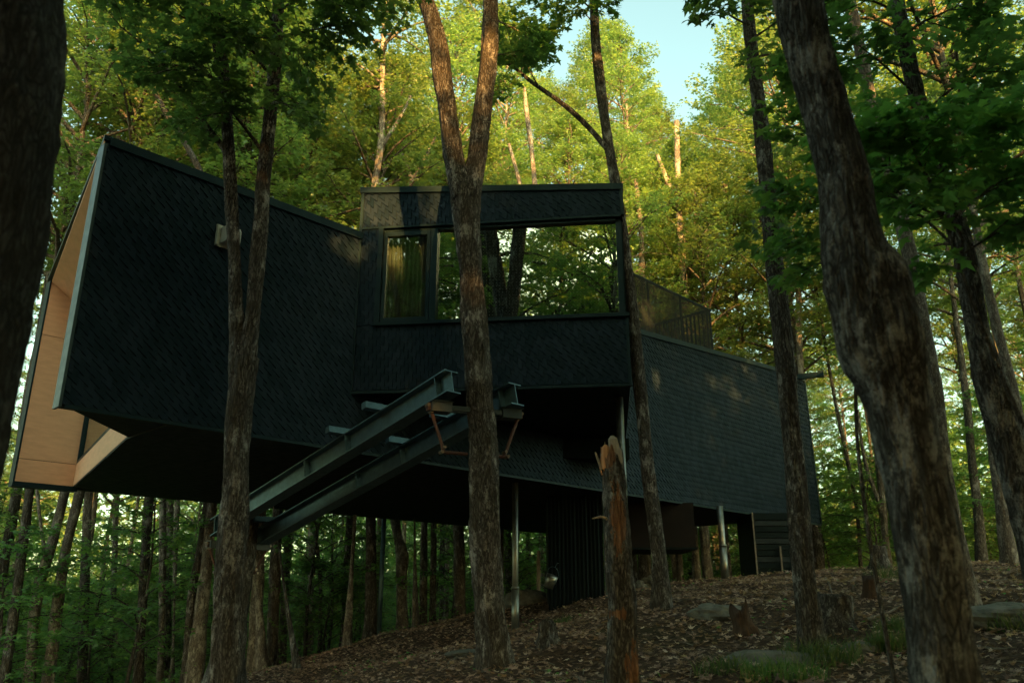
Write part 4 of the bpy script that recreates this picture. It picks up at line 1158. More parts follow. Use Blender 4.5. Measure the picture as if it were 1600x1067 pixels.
# ------------------------------------------------------------------ broken snag
def snag():
    Y = 7.5
    P = to_ground(px_path([(974, 1067, 52), (972, 1010, 48), (972, 960, 42), (968, 900, 38), (965, 840, 35), (961, 780, 33), (957, 730, 32), (956, 712, 31)], Y), 1.1)
    base = np.array([P[0][0], P[0][1], gz(P[0][0], P[0][1])])
    t = thing("broken_snag", "dead broken-off trunk with splintered top and raw orange wood showing", "dead tree", base)
    NEAR.append((base[0], base[1]))
    mb = MB(); L = P[-1][2] - P[0][2]; q = smooth_path(P, 90)
    mb.tube(q[:, :3], q[:, 3], 40, .42, 77)
    v = mb.v[0]
    top = P[-1][2]; c = P[-1][:2]
    a = np.arctan2(v[:, 1] - c[1], v[:, 0] - c[0])
    hi = v[:, 2] > top - 0.25
    v[hi, 2] += (0.06 * np.sin(a * 3) + 0.045 * np.sin(a * 7 + 1))[hi] * (v[hi, 2] - top + .25) / .25
    mb.build("trunk", M['snag'], t, True, loc=base)
    for (x0, y0, x1, y1, r0, mt) in ((962, 716, 956, 681, .055, 'grey_wood'), (948, 720, 946, 695, .05, 'raw_wood'), (940, 722, 930, 706, .012, 'grey_wood'), (967, 722, 966, 700, .04, 'grey_wood'), (950, 722, 949, 702, .012, 'raw_wood'), (954, 722, 952, 692, .014, 'grey_wood'), (959, 722, 960, 690, .013, 'raw_wood'), (963, 722, 965, 706, .010, 'raw_wood'), (944, 724, 942, 708, .010, 'raw_wood'), (947, 722, 945, 690, .008, 'grey_wood'), (970, 724, 972, 710, .009, 'grey_wood'), (941, 730, 934, 716, .008, 'raw_wood')):
        m_ = MB(); p0 = atY(x0, y0 + 12, Y); p1 = atY(x1, y1, Y)
        m_.tube([p0, (p0 + p1) / 2, p0 * .12 + p1 * .88, p1], [r0, r0 * .95, r0 * .75, r0 * .3], 7, .25, x0); m_.build("splinter", M[mt], t, False, loc=base)
    m_ = MB(); m_.tube([atY(955, 812, Y), atY(938, 807, Y - .1), atY(925, 810, Y - .15)], [.018, .012, .004], 6, .2, 3); m_.build("branch_stub", M['grey_wood'], t, loc=base)
snag()

# ------------------------------------------------------------------ background trunks one can pick out
def bg(label, pts, Y, mat='bark_far', top=13, extra=(), crown=True, cs=1.0, **kw):
    t, b, P = px_tree(label, pts, Y, mat, top, crown, extra, cs=cs, **kw)
    NEAR.append((b[0], b[1])); return t
L_ = "woods left"
bg("grey leaning maple below the plywood end, with a pale dead branch from its fork", [(45, 1067, 17), (65, 900, 16), (80, 854, 15), (101, 768, 13), (115, 700, 12)], 19, 'bark_pale', extra=([(72, 880, 8), (68, 850, 6), (60, 790, 5), (57, 760, 5)],))
bg("grey leaning maple just right of the one with a pale dead branch", [(75, 1067, 20), (92, 930, 17), (104, 854, 15), (125, 768, 14), (140, 700, 12)], 19, 'bark_pale')
bg("dark leaning trunk beside the out of focus left edge trunk", [(6, 1067, 16), (30, 900, 14), (45, 780, 13), (55, 700, 12)], 18, 'bark_rough')
bg("thin dark trunk left of the brown forked shrub, below the plywood end", [(128, 1067, 16), (133, 900, 14), (137, 790, 13)], 24, 'bark_rough')
bg("narrow dark trunk below the left corner of the soffit", [(172, 1067, 9), (178, 900, 9), (182, 790, 8)], 26, 'bark_rough')
bg("rough brown trunk below the middle of the left soffit", [(215, 1067, 18), (227, 870, 15), (233, 780, 14)], 21, 'bark')
bg("straight grey trunk, left one of a close pair under the left soffit", [(249, 1067, 12), (254, 900, 11), (255, 783, 10)], 22, 'bark_pale')
bg("dark trunk squeezed between two paler ones under the left soffit", [(263, 1067, 13), (265, 785, 12)], 25, 'bark_rough')
bg("thin pale grey trunk, right one of the group under the left soffit", [(268, 1067, 10), (277, 786, 9)], 23, 'bark_pale')
bg("brown trunk leaning right beside the pale lichened trunk", [(288, 1067, 16), (300, 930, 14), (314, 850, 12), (322, 790, 11)], 20, 'bark')
bg("pale blue-grey lichened trunk left of the forking maple", [(302, 1067, 26), (314, 960, 21), (324, 870, 18), (330, 800, 16)], 17, 'bark_pale')
bg("grey trunk directly under the right arm of the far bracket", [(398, 1045, 24), (402, 930, 19), (405, 850, 18)], 21, 'bark_pale')
bg("tall grey trunk right of the far bracket, under the lower steel beam", [(424, 1030, 22), (428, 930, 18), (432, 840, 17)], 22, 'bark_far')
bg("brownish trunk standing between two grey ones right of the far bracket", [(441, 1015, 14), (446, 920, 12), (450, 820, 11)], 25, 'bark')
bg("thin trunk leaning in the bright gap left of the thin grey trunk", [(469, 990, 6), (474, 900, 6), (480, 860, 5)], 32, 'bark_far', cs=.9)
bg("thin grey trunk at the bright gap under the lower beam", [(484, 992, 11), (486, 900, 9), (487, 803, 9)], 28, 'bark_pale')
bg("very thin dark trunk in the bright gap beside a leafy sapling", [(500, 1000, 7), (500, 900, 6), (493, 830, 6)], 26, 'bark_rough', cs=.8)
bg("brown trunk left of the dark straight trunk under the house", [(541, 990, 19), (544, 900, 15), (548, 809, 14)], 25, 'bark')
bg("dark straight trunk close left of the thin black post", [(579, 990, 24), (579, 900, 18), (580, 812, 16)], 23, 'bark_rough')
t = bg("crooked grey trunk with a knob, right of the thin black post", [(629, 975, 20), (627, 900, 17), (628, 862, 20), (623, 845, 14), (617, 812, 15), (612, 780, 15)], 25, 'bark_pale', k=24)
bg("slim grey trunk, left one of two above the pale boulder", [(661, 957, 13), (662, 900, 12), (663, 820, 11)], 27, 'bark_far')
bg("slim trunk, right one of two above the pale boulder", [(676, 960, 11), (677, 900, 10), (678, 822, 9)], 27, 'bark_far')
bg("stout light brown trunk just left of the central forked maple", [(718, 965, 22), (718, 900, 19), (717, 825, 18)], 26, 'bark_far')
bg("reddish trunk directly left of the corrugated core's steel post", [(796, 925, 14), (795, 870, 12), (793, 825, 12)], 30, 'bark')
bg("slim trunk seen between the steel post and the corrugated core", [(826, 930, 8), (826, 880, 7), (824, 830, 7)], 34, 'bark')
bg("brown trunk between the snag and the slim maple by the bay", [(1004, 925, 17), (1004, 885, 14), (1003, 860, 14)], 26, 'bark')
bg("grey leaning trunk just right of the slim maple by the bay", [(1061, 915, 16), (1056, 880, 14), (1052, 850, 13)], 27, 'bark_pale')
bg("dim trunk under the right end of the hanging brown box", [(1082, 910, 14), (1080, 870, 12)], 34, 'bark')
bg("grey blotched trunk between the hanging box and the stout steel post", [(1107, 908, 18), (1103, 870, 15), (1100, 829, 14)], 24, 'bark_pale')
bg("brown trunk close behind the slim maple that crosses the right wall end", [(1281, 900, 22), (1277, 850, 18), (1273, 814, 18)], 27, 'bark')
bg("very thin dark trunk right of the house's right corner", [(1345, 885, 7), (1338, 790, 6), (1318, 690, 6), (1300, 600, 5)], 27, 'bark_rough', cs=.8)
bg("thin forked trunk in the golden gap left of the burled trunk", [(1386, 870, 13), (1380, 800, 11), (1372, 710, 10), (1366, 640, 8)], 24, 'bark_far', extra=([(1382, 820, 8), (1372, 780, 7), (1357, 740, 6), (1346, 690, 5), (1340, 640, 4)],))
bg("dark trunk right of the mottled grey maple", [(1534, 880, 17), (1528, 800, 14), (1519, 720, 12), (1512, 640, 11)], 22, 'bark_rough')
bg("grey and brown trunk with a dark mossy foot near the right edge", [(1578, 882, 26), (1566, 800, 20), (1558, 740, 18), (1549, 670, 16), (1540, 580, 15)], 17, 'bark_pale')
bg("grey trunk high on the right, behind the crooked maple", [(1640, 880, 20), (1610, 750, 18), (1583, 612, 15), (1565, 540, 14), (1548, 470, 13), (1530, 380, 12)], 14, 'bark_pale')
bg("double stemmed pale trunk behind the left wing's roof", [(384, 560, 17), (376, 400, 16), (372, 290, 15), (371, 220, 12), (366, 150, 10)], 19, 'bark_pale', extra=([(374, 320, 12), (384, 260, 11), (390, 190, 10), (392, 130, 9)],), top=20)
bg("pale trunk behind the roof, left of the window bay", [(570, 560, 13), (580, 400, 12), (585, 296, 11), (595, 225, 10), (598, 94, 8)], 22, 'bark_pale', extra=([(594, 232, 7), (612, 205, 6), (630, 175, 5), (642, 150, 4)],), top=21)
bg("small trunk with a wide Y fork above the bay roof", [(645, 460, 10), (644, 330, 9), (644, 282, 9), (636, 260, 5), (628, 240, 4)], 23, 'bark_far', extra=([(644, 284, 7), (656, 262, 6), (668, 240, 5), (680, 215, 4)],), top=9, crown=False)
bg("slender trunk above the middle of the bay roof", [(845, 480, 9), (838, 320, 8), (830, 230, 7), (821, 157, 6)], 24, 'bark_pale', top=17, crown=False)
bg("slender leaning trunk left of the slender one above the bay", [(832, 480, 8), (817, 310, 7), (805, 260, 6), (795, 225, 5)], 25, 'bark_pale', top=14, crown=False)
bg("tall thin trunk behind the terrace railing, left of the pair", [(1075, 640, 12), (1066, 440, 10), (1060, 330, 9), (1045, 290, 8), (1027, 243, 6)], 26, 'bark_pale', top=15, crown=False)
bg("tall thin straight trunk behind the terrace railing", [(1078, 640, 12), (1070, 460, 11), (1062, 350, 10), (1057, 190, 8)], 25, 'bark_pale', top=16, crown=False)
bg("thin pale trunk just right of the slim maple, above the rain spout", [(1262, 780, 10), (1255, 620, 9), (1250, 560, 9), (1247, 430, 8), (1243, 360, 6)], 26, 'bark_pale', top=18)
bg("grey trunk high above the roof between the bay and the railing, sunlit on one side", [(1000, 480, 10), (1003, 400, 9), (1000, 340, 8), (992, 280, 7)], 27, 'bark_pale', top=12.5, crown=False)
bg("slanting dark trunk behind the left wing's roof, left of the forking maple", [(352, 380, 9), (318, 280, 10), (290, 225, 9), (258, 175, 9), (235, 130, 7)], 17, 'bark_rough', top=11, crown=False)

# ------------------------------------------------------------------ the scattered forest: shared shapes, individual trees
TR = []
for s_ in range(4):
    r_ = np.random.default_rng(40 + s_); pts = []
    for q in range(9):
        z = q * 1.9 - 0.6; pts.append((0.16 * math.sin(q * .8 + s_ * 2) + r_.normal(0, .05), 0.16 * math.cos(q * .6 + s_) + r_.normal(0, .05), z, (0.19 - 0.015 * q) * (1.5 if q == 0 else 1)))
    mb = MB(); q_ = smooth_path(np.array(pts), 60); mb.tube(q_[:, :3], q_[:, 3], 12, .18, 300 + s_)
    TR.append(mb.mesh("trunk", True)); TR[-1].materials.append([M['bark_far'], M['bark_pale'], M['bark'], M['bark_rough']][s_])
SK_X = [-400, 0, 540, 560, 600, 660, 700, 720, 850, 885, 905, 950, 1000, 1030, 1065, 1095, 1130, 1180, 1230, 1600, 2000]
SK_Y = [-300, -250, -120, 10, 60, 215, 215, -20, -20, 120, 130, 40, 20, 90, 150, 190, 165, 120, -80, -300, -300]
rng = np.random.default_rng(77)
def allowed_height(x, y, rad):
    """keeps tree tops under the photographed skyline"""
    px, _, c = proj((x, y, 6.0))
    if c < 5: return 30.0
    wpx = rad * F_PX / c
    ys = max(np.interp(px + k * wpx, SK_X, SK_Y) for k in (-0.8, -.4, 0, .4, 0.8))
    return float(atY(px, ys, y)[2])
LAB = {'L': ("tall slender maple in the dark woods left of the house", "maples of the woods left of the house"),
       'B': ("tall slender maple in the woods behind the house", "maples of the woods behind the house"),
       'R': ("tall slender maple in the woods right of the house", "maples of the woods right of the house")}
placed = list(NEAR)
def far_enough(x, y, d):
    return all((x - a) ** 2 + (y - b_) ** 2 > d * d for a, b_ in placed)
cnt = 0; tries = 0
while cnt < 108 and tries < 9000:
    tries += 1
    y = 15 + 62 * rng.random() ** 1.2; x = rng.uniform(-1, 1) * (9 + y * 0.78)
    if in_house(x, y, 2.0): continue
    px, py, c = proj((x, y, 2.0))
    if y < 24 and 150 < px < 1290: continue
    if y < 20: continue
    d = 2.3 + 0.028 * y
    if not far_enough(x, y, d): continue
    g0 = gz(x, y); cs = rng.uniform(.85, 1.25); tv = int(rng.integers(4)); hs = rng.uniform(.9, 1.25)
    H_ = 14.2 * hs; ctop = g0 + H_ - 5 * cs + 10.5 * cs
    al = allowed_height(x, y, 3 * cs)
    if ctop > al:
        k_ = (al - g0) / (ctop - g0)
        if k_ < 0.42: continue
        hs *= k_; cs *= max(.6, k_); H_ = 14.2 * hs; 
        if g0 + H_ + 5.5 * cs > al: H_ = al - g0 - 5.5 * cs; hs = H_ / 14.2
    zone = 'L' if px < 420 else ('R' if px > 1240 else 'B')
    t = thing("maple_tree", LAB[zone][0], "tree", (x, y, g0), rng.uniform(0, 6.28), LAB[zone][1])
    ts = rng.uniform(.45, .85)
    o = bpy.data.objects.new("trunk", TR[tv]); C.objects.link(o); o.parent = t; o.scale = (ts, ts, hs)
    put_crown(t, int(rng.integers(5)), (0, 0, H_ - 5.0 * cs), (cs, cs, cs * rng.uniform(.9, 1.1)), rng.uniform(0, 6))
    placed.append((x, y)); cnt += 1
print("forest trees", cnt)

for q, (px, sky, Y, cs) in enumerate([(596, 70, 30, 1.1), (640, 205, 36, .8), (700, 20, 34, 1.2), (745, -40, 38, 1.3), (790, 30, 33, 1.0), (845, 110, 40, .8), (895, 135, 31, .7), (935, 85, 44, .8), (968, 25, 36, 1.0), (1002, 50, 30, .8),
        (1035, 125, 42, .9), (1064, 165, 34, .7), (1108, 205, 44, .8), (1155, 160, 33, .8), (1205, 110, 38, 1.0), (1240, 20, 30, 1.2), (780, 190, 27, .9), (900, 170, 30, .9), (985, 190, 26, .8), (1120, 270, 27, .9), (1050, 260, 29, .8), (1170, 240, 28, 1.0)]):
    a = atY(px, 700, Y); x = a[0]; g0 = gz(x, Y); zt = float(atY(px, sky, Y)[2])
    H_ = zt - g0 - 5.3 * cs
    t = thing("maple_tree", LAB['B'][0], "tree", (x, Y, g0), 0, LAB['B'][1])
    o = bpy.data.objects.new("trunk", TR[q % 4]); C.objects.link(o); o.parent = t; o.scale = (.62, .62, H_ / 14.2)
    put_crown(t, q % 5, (0, 0, H_ - 5.0 * cs), (cs, cs, cs), q * 1.3)
    placed.append((x, Y))
# saplings: layered low foliage between the trunks
SAP = []
for s_ in range(5):
    fo = Foliage(60 + s_); r_ = fo.r; H_ = [5.5, 4.2, 6.5, 3.2, 5.0][s_]; pts = [(0.1 * math.sin(q * 1.1 + s_), .1 * math.cos(q + s_), q * H_ / 6) for q in range(7)]
    fo.wood.tube(pts, np.linspace(.045, .008, 7), 7)
    for k in range(26):
        h = .14 + .86 * (k + r_.random()) / 26; az = k * 2.4 + r_.normal(0, .3); Rr = (1.9 - 1.1 * h) * r_.uniform(.6, 1.1)
        p0 = np.array([0, 0, h * H_ * .97]); fo.limb(p0, p0 + np.array([math.cos(az) * Rr, math.sin(az) * Rr, .25 * Rr]), .014, 6, .65, 6, 2, start=.25, sides=4, k0=4, flat=.25)
    SAP.append((fo.leafmesh(.13, False).mesh("crown"), fo.wood.mesh("stem", True)))
    SAP[-1][0].materials.append(M['leaf_sap']); SAP[-1][1].materials.append(M['bark_rough'])
def sapling(x, y, v, sc, label, group, name="maple_sapling", cat="sapling"):
    t = thing(name, label, cat, (x, y, gz(x, y) - .03), rng.uniform(0, 6.28), group); t.scale = (sc, sc, sc)
    for me, nm in zip(SAP[v], ("crown", "stem")):
        o = bpy.data.objects.new(nm, me); C.objects.link(o); o.parent = t
    return t
SL = {'L': ("leafy young maple in the understorey left of the house", "saplings left of the house"), 'B': ("leafy young maple in the understorey seen under and behind the house", "saplings behind the house"),
      'R': ("leafy young maple in the understorey right of the house", "saplings right of the house")}
cnt = 0; tries = 0; sp_ = []
while cnt < 290 and tries < 12000:
    tries += 1
    y = 17 + 40 * rng.random(); x = rng.uniform(-1, 1) * (6 + y * .75)
    if in_house(x, y, 1.2): continue
    px, py, c = proj((x, y, gz(x, y) + 1))
    if y < 27 and 560 < px < 1330: continue
    if y < 21 and px > 1330: continue
    if any((x - a) ** 2 + (y - b_) ** 2 < 2.2 for a, b_ in sp_): continue
    zone = 'L' if px < 420 else ('R' if px > 1240 else 'B')
    sapling(x, y, int(rng.integers(5)), rng.uniform(.7, 1.25), *SL[zone]); sp_.append((x, y)); cnt += 1
print("saplings", cnt)
sapling(atY(515, 930, 24)[0], 24, 3, .8, "small leafy sapling standing in the bright gap under the lower beam", None)

# trees on the camera's side of the house: mirrored in the window, and shading the clearing
rb_ = np.random.default_rng(9); cnt = 0; tries = 0; bp_ = []
Rc = [(-4.5, 1.5), (5.6, 1.0)]
while cnt < 119 and tries < 40000:
    tries += 1
    x = rb_.uniform(-20, 34); y = -42 + 50 * rb_.random() ** 1.0
    if x < -4 and rb_.random() < .5: continue
    if abs((x - 1) * .9656 + (y - 10) * .26) > 20: continue
    if abs(x) < 3.5 and y > -3: continue
    if math.hypot(x, y) < 5.5: continue
    px, py, c = proj((x, y, 4.0))
    if c > 0 and -500 < px < 2100 and y > 0: continue
    if y > 4 and x < 15: continue
    if any((x - a) ** 2 + (y - b_) ** 2 < 6.0 for a, b_ in bp_): continue
    g0 = gz(x, y)
    ok = True
    for T, rad in SH:
        d, a = perp(np.array([[x, y, zz_] for zz_ in np.arange(g0, g0 + 14, .5)]), T)
        if np.any((d < rad + .2) & (a > 0)): ok = False
    if not ok: continue
    H_ = rb_.uniform(11.0, 15.0); cs = rb_.uniform(1.1, 1.5); v = cnt % 5; fo = CROWNS[v][0]
    if y < -22 and -8 < x < 18: H_ += 5.0  # extra height added to cover the sky glow mirrored in the pane
    off = np.array([0, 0, H_ - 7.0 * cs])
    t = thing("maple_tree", "maple added behind the camera to cover bright sky mirrored in the bay window", "tree", (x, y, g0), 0, "maples facing the window")
    lo_ = np.array([x, y, g0])
    put_crown(t, v, off, (cs, cs, cs), rb_.uniform(0, 6))
    o = bpy.data.objects.new("trunk", TR[v % 4]); C.objects.link(o); o.parent = t; o.scale = (1, 1, H_ / 14.2)
    bp_.append((x, y)); cnt += 1
for (px, py, dd) in ((955, 380, 17), (905, 400, 24), (935, 360, 30), (640, 420, 20)):  # unseen trees added on mirrored sight lines, blocking sky glow in the window
    q0 = onp(px, py, BL, bn); d0 = q0 / np.linalg.norm(q0); r0 = d0 - 2 * (d0 @ bn) * bn; q1 = q0 + r0 * dd
    g0 = gz(q1[0], q1[1]); cs = 1.25; H_ = q1[2] - g0 + 2.0
    t = thing("maple_tree", "maple added behind the camera to cover bright sky mirrored in the bay window", "tree", (q1[0], q1[1], g0), 0, "maples facing the window")
    put_crown(t, int(px) % 5, (0, 0, H_ - 6.5 * cs), (cs, cs, cs), px * .1)
    o = bpy.data.objects.new("trunk", TR[1]); C.objects.link(o); o.parent = t; o.scale = (.8, .8, max(.5, (H_ - 2) / 14.2))
print("near-side trees", cnt)

# ------------------------------------------------------------------ floor of the clearing
def scatter(n, x0, x1, y0, y1, seed, cond=None):
    r = np.random.default_rng(seed); x = r.uniform(x0, x1, n); y = r.uniform(y0, y1, n)
    if cond is not None: k = cond(x, y, r); x, y = x[k], y[k]
    return x, y, gz(x, y), r
x, y, z, r_ = scatter(88000, -9, 13, 5.5, 26, 5, lambda x, y, r: (np.abs(x) < y * .72 + 1) & (r.random(len(x)) < np.clip(1.25 - y / 30, .2, 1)))
n = len(x); az = r_.uniform(0, 6.28, n)
nn = np.stack([r_.normal(0, .38, n), r_.normal(0, .38, n), np.ones(n)], 1)
mb = MB(); add_leaves(mb, np.stack([x, y, z + r_.uniform(.003, .045, n)], 1), np.stack([np.cos(az), np.sin(az), r_.normal(.05, .25, n)], 1), nn, r_.uniform(.035, .088, n), np.clip(r_.normal(.45, .28, n), 0, 1), True)
v = mb.v[0].reshape(-1, 11, 3); v[:, 2::2, 2] += r_.uniform(0, .02, (n, 1)); mb.v[0] = v.reshape(-1, 3)
tag(mb.build("fallen_leaves", M['dead_leaf']), "brown fallen maple leaves covering the slope under the trees", "fallen leaves", kind="stuff")

# low green plants sprinkled on the slope and thick along its left crest
def lowgreen(cx, cy, z, r, hgt, size, name, lab, cat, mat='leaf_sap'):
    n = len(cx); az = r.uniform(0, 6.28, n)
    mb = MB(); add_leaves(mb, np.stack([cx, cy, z + hgt], 1), np.stack([np.cos(az), np.sin(az), r.normal(-.1, .3, n)], 1), np.stack([r.normal(0, .35, n), r.normal(0, .35, n), np.ones(n)], 1), size, np.clip(r.normal(.5, .22, n), 0, 1), False)
    tag(mb.build(name, M[mat]), lab, cat, kind="stuff")
x, y, z, r_ = scatter(5200, -6, 12, 6, 24, 6, lambda x, y, r: (np.sin(x * 1.1 + 1) * np.sin(y * .9 + x * .5) + r.normal(0, .25, len(x))) > .62)
lowgreen(x, y, z, r_, r_.uniform(.02, .12, len(x)), r_.uniform(.04, .08, len(x)), "seedlings", "tiny green seedlings sprinkled through the fallen leaves", "seedlings")
x, y, z, r_ = scatter(42000, -24, 20, 19, 44, 7, lambda x, y, r: (((x < -1.5) & (y > 22.5 + .6 * np.clip(x + 6, -4, 8))) | (y > 27) | ((x < -7) & (y > 17))) & (np.abs(x) < y * .8))
k_ = np.array([not in_house(a, b_, .1) or b_ > 24 for a, b_ in zip(x, y)])
x, y, z = x[k_], y[k_], z[k_]; nh = .35 + .45 * (np.sin(x * .9) * np.sin(y * .7) + 1) / 2
lowgreen(x, y, z, r_, r_.random(len(x)) ** .7 * nh, r_.uniform(.08, .15, len(x)), "undergrowth", "low green undergrowth on the woodland floor beyond the slope", "undergrowth")

# grass tufts, rocks, stumps, sticks
def tuft(px, py, n, rad, hgt, label, Y=None):
    c = ground_hit(px, py); r = np.random.default_rng(int(px)); mb = MB(); V = []; F = []; T = []
    for q in range(n):
        a = r.uniform(0, 6.28); d = rad * math.sqrt(r.random()); x = c[0] + d * math.cos(a); y = c[1] + d * math.sin(a) * .6; z = gz(x, y)
        h = hgt * r.uniform(.5, 1.15); l = r.normal(0, .4, 2) * h; wd = r.uniform(.0025, .005); k = len(V)
        az = r.uniform(0, 3.14); wx, wy = wd * math.cos(az), wd * math.sin(az)
        V += [(x - wx, y - wy, z), (x + wx, y + wy, z), (x + l[0] * .35 - wx, y + l[1] * .35 - wy, z + h * .6), (x + l[0] * .35 + wx, y + l[1] * .35 + wy, z + h * .6), (x + l[0], y + l[1], z + h * .95)]
        F.append((k, k + 1, k + 3, k + 2)); T += [r.random()] * 5
    V = np.array(V); F = np.array(F); mb.add(V, [F, np.stack([F[:, 3], F[:, 2], F[:, 0] + 4], 1)], T)
    o = mb.build("grass_tuft", M['grass'], loc=c); o.location = c; tag(o, label, "grass tuft")
tuft(1285, 1042, 420, .42, .26, "green grass tuft round the foot of the slim maple")
tuft(1225, 1058, 380, .40, .18, "green grass tuft over the lower end of the long flat rock")
tuft(1128, 1050, 160, .26, .16, "thin grass tuft left of the long flat rock")
tuft(1385, 1018, 320, .22, .22, "round dark grass tuft left of the burled trunk's foot")
tuft(1395, 985, 200, .24, .17, "grass tuft above the round dark tuft beside the burled trunk")
tuft(1590, 985, 300, .35, .22, "grass tuft at the right edge above the pale rock")
tuft(1460, 985, 160, .25, .14, "thin grass tuft just right of the burled trunk")
tuft(870, 978, 260, .26, .14, "dark grass tuft behind the small grey stump on the bare slope")
tuft(466, 1010, 340, .5, .5, "tall grass tuft at the left crest below the bright gap")
tuft(520, 995, 300, .9, .35, "long row of grass along the left crest under the house")
tuft(1400, 905, 160, .5, .3, "grass tuft on the crest between the two old stumps")
def rock(px, py, sx, sy, sz, label, seed, rz=0.0, sink=.35, mat='rock'):
    c = ground_hit(px, py); r = np.random.default_rng(seed); n = 26; m_ = 14; V = []
    for i_ in range(m_):
        for j_ in range(n):
            ph = math.pi * (i_ + .5) / m_; th = 2 * math.pi * j_ / n; d = np.array([math.sin(ph) * math.cos(th), math.sin(ph) * math.sin(th), math.cos(ph)])
            q = 1 + .22 * mnoise.noise(Vector(d * 1.6 + seed)) + .12 * mnoise.noise(Vector(d * 4 + seed)) + .04 * mnoise.noise(Vector(d * 11 + seed))
            q *= 1 - .18 * max(0, d[2]) ** 3
            V.append(d * q * (sx, sy, sz))
    V = np.array(V); ca, sa = math.cos(rz), math.sin(rz); V[:, :2] = V[:, :2] @ np.array([[ca, sa], [-sa, ca]])
    mb = MB(); F = np.array([[a * n + b_, (a + 1) * n + b_, (a + 1) * n + (b_ + 1) % n, a * n + (b_ + 1) % n] for a in range(m_ - 1) for b_ in range(n)])
    mb.add(V, [F, np.arange(n)[None], (np.arange(n) + (m_ - 1) * n)[None, ::-1]])
    o = mb.build("rock", M[mat], smooth=False); o.location = c + np.array([0, 0, sz * (1 - 2 * sink) * .5]); tag(o, label, "rock"); return o
rock(1122, 966, .40, .3, .17, "flat mossy grey rock on the leafy slope left of the dark pointed stump", 3, .2)
rock(1215, 1040, .62, .3, .14, "long pale flat rock at the foot of the slim maple", 4, .25)
rock(1575, 975, .6, .4, .2, "broad striped rock near the right edge", 5)
rock(1345, 1018, .22, .18, .1, "small grey rock left of the round dark grass tuft", 6)
rock(657, 958, .62, .5, .30, "pale rounded boulder on the left crest under the house", 7)
rock(825, 942, .55, .4, .3, "dark boulder left of the corrugated core", 8)
rock(1514, 868, .6, .4, .22, "flat grey boulder on the right crest", 9)
rock(740, 1022, .45, .25, .06, "low grey stone showing through the bare slope under the house", 12, .5, .2)
for q, (px, py, s_) in enumerate([(1003, 918, .16), (1014, 915, .13), (1022, 911, .15), (1009, 907, .12), (1018, 903, .11), (1000, 911, .12)]):
    c = ground_hit(px, min(py + 8, 924)); o = rock(px, 921, s_, s_ * .8, s_ * .7, "piled dark field stone behind the foot of the slim maple by the bay", 30 + q, q)
    o["group"] = "stones piled behind the slim maple"; o.location = atY(px, py, 19.0 + .1 * (q % 2)); o.location.z = max(o.location.z, gz(o.location.x, o.location.y) + s_ * .3 + (0.12 if q in (3, 4) else 0))
def stump(px, py, r0, h, label, mat='stump', lean=0.0, jag=.25, seed=1):
    c = ground_hit(px, py); P = np.array([(0, 0, -.12, r0 * 1.45), (0, 0, .04, r0 * 1.25), (lean * .4, 0, h * .4, r0), (lean, 0, h, r0 * .92)])
    mb = MB(); q = smooth_path(P, 22); mb.tube(q[:, :3], q[:, 3], 26, .45, seed); v = mb.v[0]; a = np.arctan2(v[:, 1], v[:, 0] - lean)
    hi = v[:, 2] > h * .55; v[hi, 2] += (jag * h * (np.sin(a * 2 + seed) * .5 + .4 * np.sin(a * 5 + 2 * seed) + .2 * np.sin(a * 11)))[hi] * (v[hi, 2] - h * .55) / (h * .45)
    o = mb.build("tree_stump", M[mat], smooth=True); o.location = c; tag(o, label, "stump")
    NEAR.append((c[0], c[1]))
stump(1164, 995, .105, .30, "dark pointed rotten stump on the leafy slope", jag=.4, seed=2, lean=-.05)
stump(1361, 935, .085, .27, "small brown stump left of the burled trunk", seed=3)
stump(1308, 985, .19, .34, "mossy shaggy stump close right of the slim maple's foot", 'bark', .05, .12, 4)
stump(855, 1008, .12, .26, "small grey stump on the bare slope below the bucket", 'bark', 0, .2, 5)
stump(1377, 888, .20, .5, "flat cut stump on the crest left of the burled trunk", 'bark', 0, .03, 6)
def stick(pts, r0, label):
    P = []
    for (px, py) in pts: c = ground_hit(px, py); P.append(c + np.array([0, 0, r0 * 1.3]))
    P = np.array(P); q = smooth_path(np.hstack([P, np.linspace(r0, r0 * .35, len(P))[:, None]]), 24)
    q[:, 2] = np.maximum(q[:, 2], [gz(a, b_) + r0 * .8 for a, b_ in q[:, :2]])
    mb = MB(); mb.tube(q[:, :3], q[:, 3], 8, .3, int(pts[0][0])); o = mb.build("fallen_branch", M['stick'], smooth=True, loc=P[0]); o.location = P[0]; tag(o, label, "branch")
stick([(1355, 975), (1385, 962), (1418, 945)], .022, "long pale fallen branch left of the burled trunk")
stick([(1500, 950), (1545, 948), (1585, 949)], .02, "pale fallen branch lying level right of the burled trunk")
stick([(1525, 913), (1550, 910), (1575, 907)], .016, "thin pale fallen branch under the right crest")
stick([(1530, 1015), (1560, 1022), (1590, 1018)], .014, "thin dark twig lying at the lower right")
stick([(1290, 905), (1297, 920), (1302, 935)], .02, "short pale branch leaning above the shaggy stump")
stick([(700, 1040), (730, 1018), (745, 1008)], .018, "dark root showing on the bare slope left of the central maple")

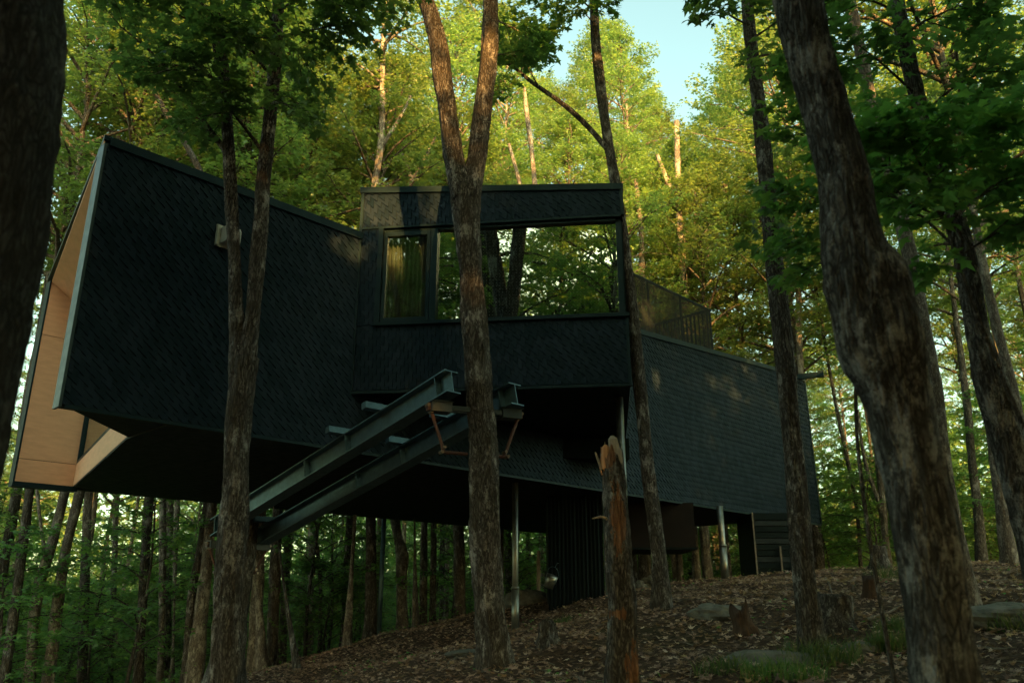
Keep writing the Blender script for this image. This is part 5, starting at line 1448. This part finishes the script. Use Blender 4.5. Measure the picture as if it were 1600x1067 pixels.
# ------------------------------------------------------------------ the far woods that close the view between the trunks
r_ = np.random.default_rng(31); n = 250000
an = r_.uniform(-1.05, 1.05, n); d = 62 + 48 * r_.random(n)
x = d * np.sin(an); y = d * np.cos(an); z0 = gz(x, y)
hh = r_.random(n) ** 1.1 * 15
dens = np.sin(an * 31 + np.sin(hh * .9)) + np.sin(an * 77 + d * .2 + hh * .7) + np.sin(hh * 1.3 + an * 50) * .7
k_ = dens + r_.normal(0, .6, n) > np.where(hh < 8, -9, -2.0 + .12 * hh)
al = np.array([np.interp(proj((a, b_, 5))[0], SK_X, SK_Y) for a, b_ in zip(x, y)]); py_ = proj(np.stack([x, y, z0 + hh], 1))[1]
k_ &= py_ > al + 20
x, y, z0, hh = x[k_], y[k_], z0[k_], hh[k_]; n = len(x); az = r_.uniform(0, 6.28, n)
mb = MB(); add_leaves(mb, np.stack([x, y, z0 + hh], 1), np.stack([np.cos(az), np.sin(az), r_.normal(-.3, .3, n)], 1), np.stack([r_.normal(0, .6, n), r_.normal(0, .6, n), np.ones(n)], 1), r_.uniform(.35, .8, n), np.clip(r_.normal(.5, .25, n), 0, 1), False)
tag(mb.build("forest", M['leaf']), "far-off mass of green woods closing the view between the trunks", "woods", kind="stuff")

# ------------------------------------------------------------------ evening air
mb = MB(); mb.box((0, 40, 10), (420, 330, 60))
hz = mb.mesh("haze"); m, N, L = newmat("evening_haze"); o = N.new("ShaderNodeOutputMaterial"); pv = N.new("ShaderNodeVolumePrincipled")
pv.inputs["Color"].default_value = (0.86, 0.95, 0.90, 1); pv.inputs["Density"].default_value = HAZE; pv.inputs["Anisotropy"].default_value = 0.2
L.new(pv.outputs[0], o.inputs["Volume"])
if HAZE > 0: tag(link("haze", hz, m), "thin evening haze hanging in the woods", "haze", kind="stuff")

r_ = np.random.default_rng(64); mb = MB()
for q in range(420):
    x = r_.uniform(-3, 11); y = r_.uniform(6.5, 20); a = r_.uniform(0, 3.14); l = r_.uniform(.08, .4); z = gz(x, y) + .03
    mb.tube([(x, y, z), (x + .5 * l * math.cos(a), y + .5 * l * math.sin(a), gz(x + .5 * l * math.cos(a), y + .5 * l * math.sin(a)) + .035 + r_.uniform(0, .02)), (x + l * math.cos(a + .3), y + l * math.sin(a + .3), gz(x + l * math.cos(a + .3), y + l * math.sin(a + .3)) + .03)], [.006, .005, .002], 4, cap=False)
tag(mb.build("twig_litter", M['stick']), "thin dry twigs scattered among the fallen leaves", "twigs", kind="stuff")
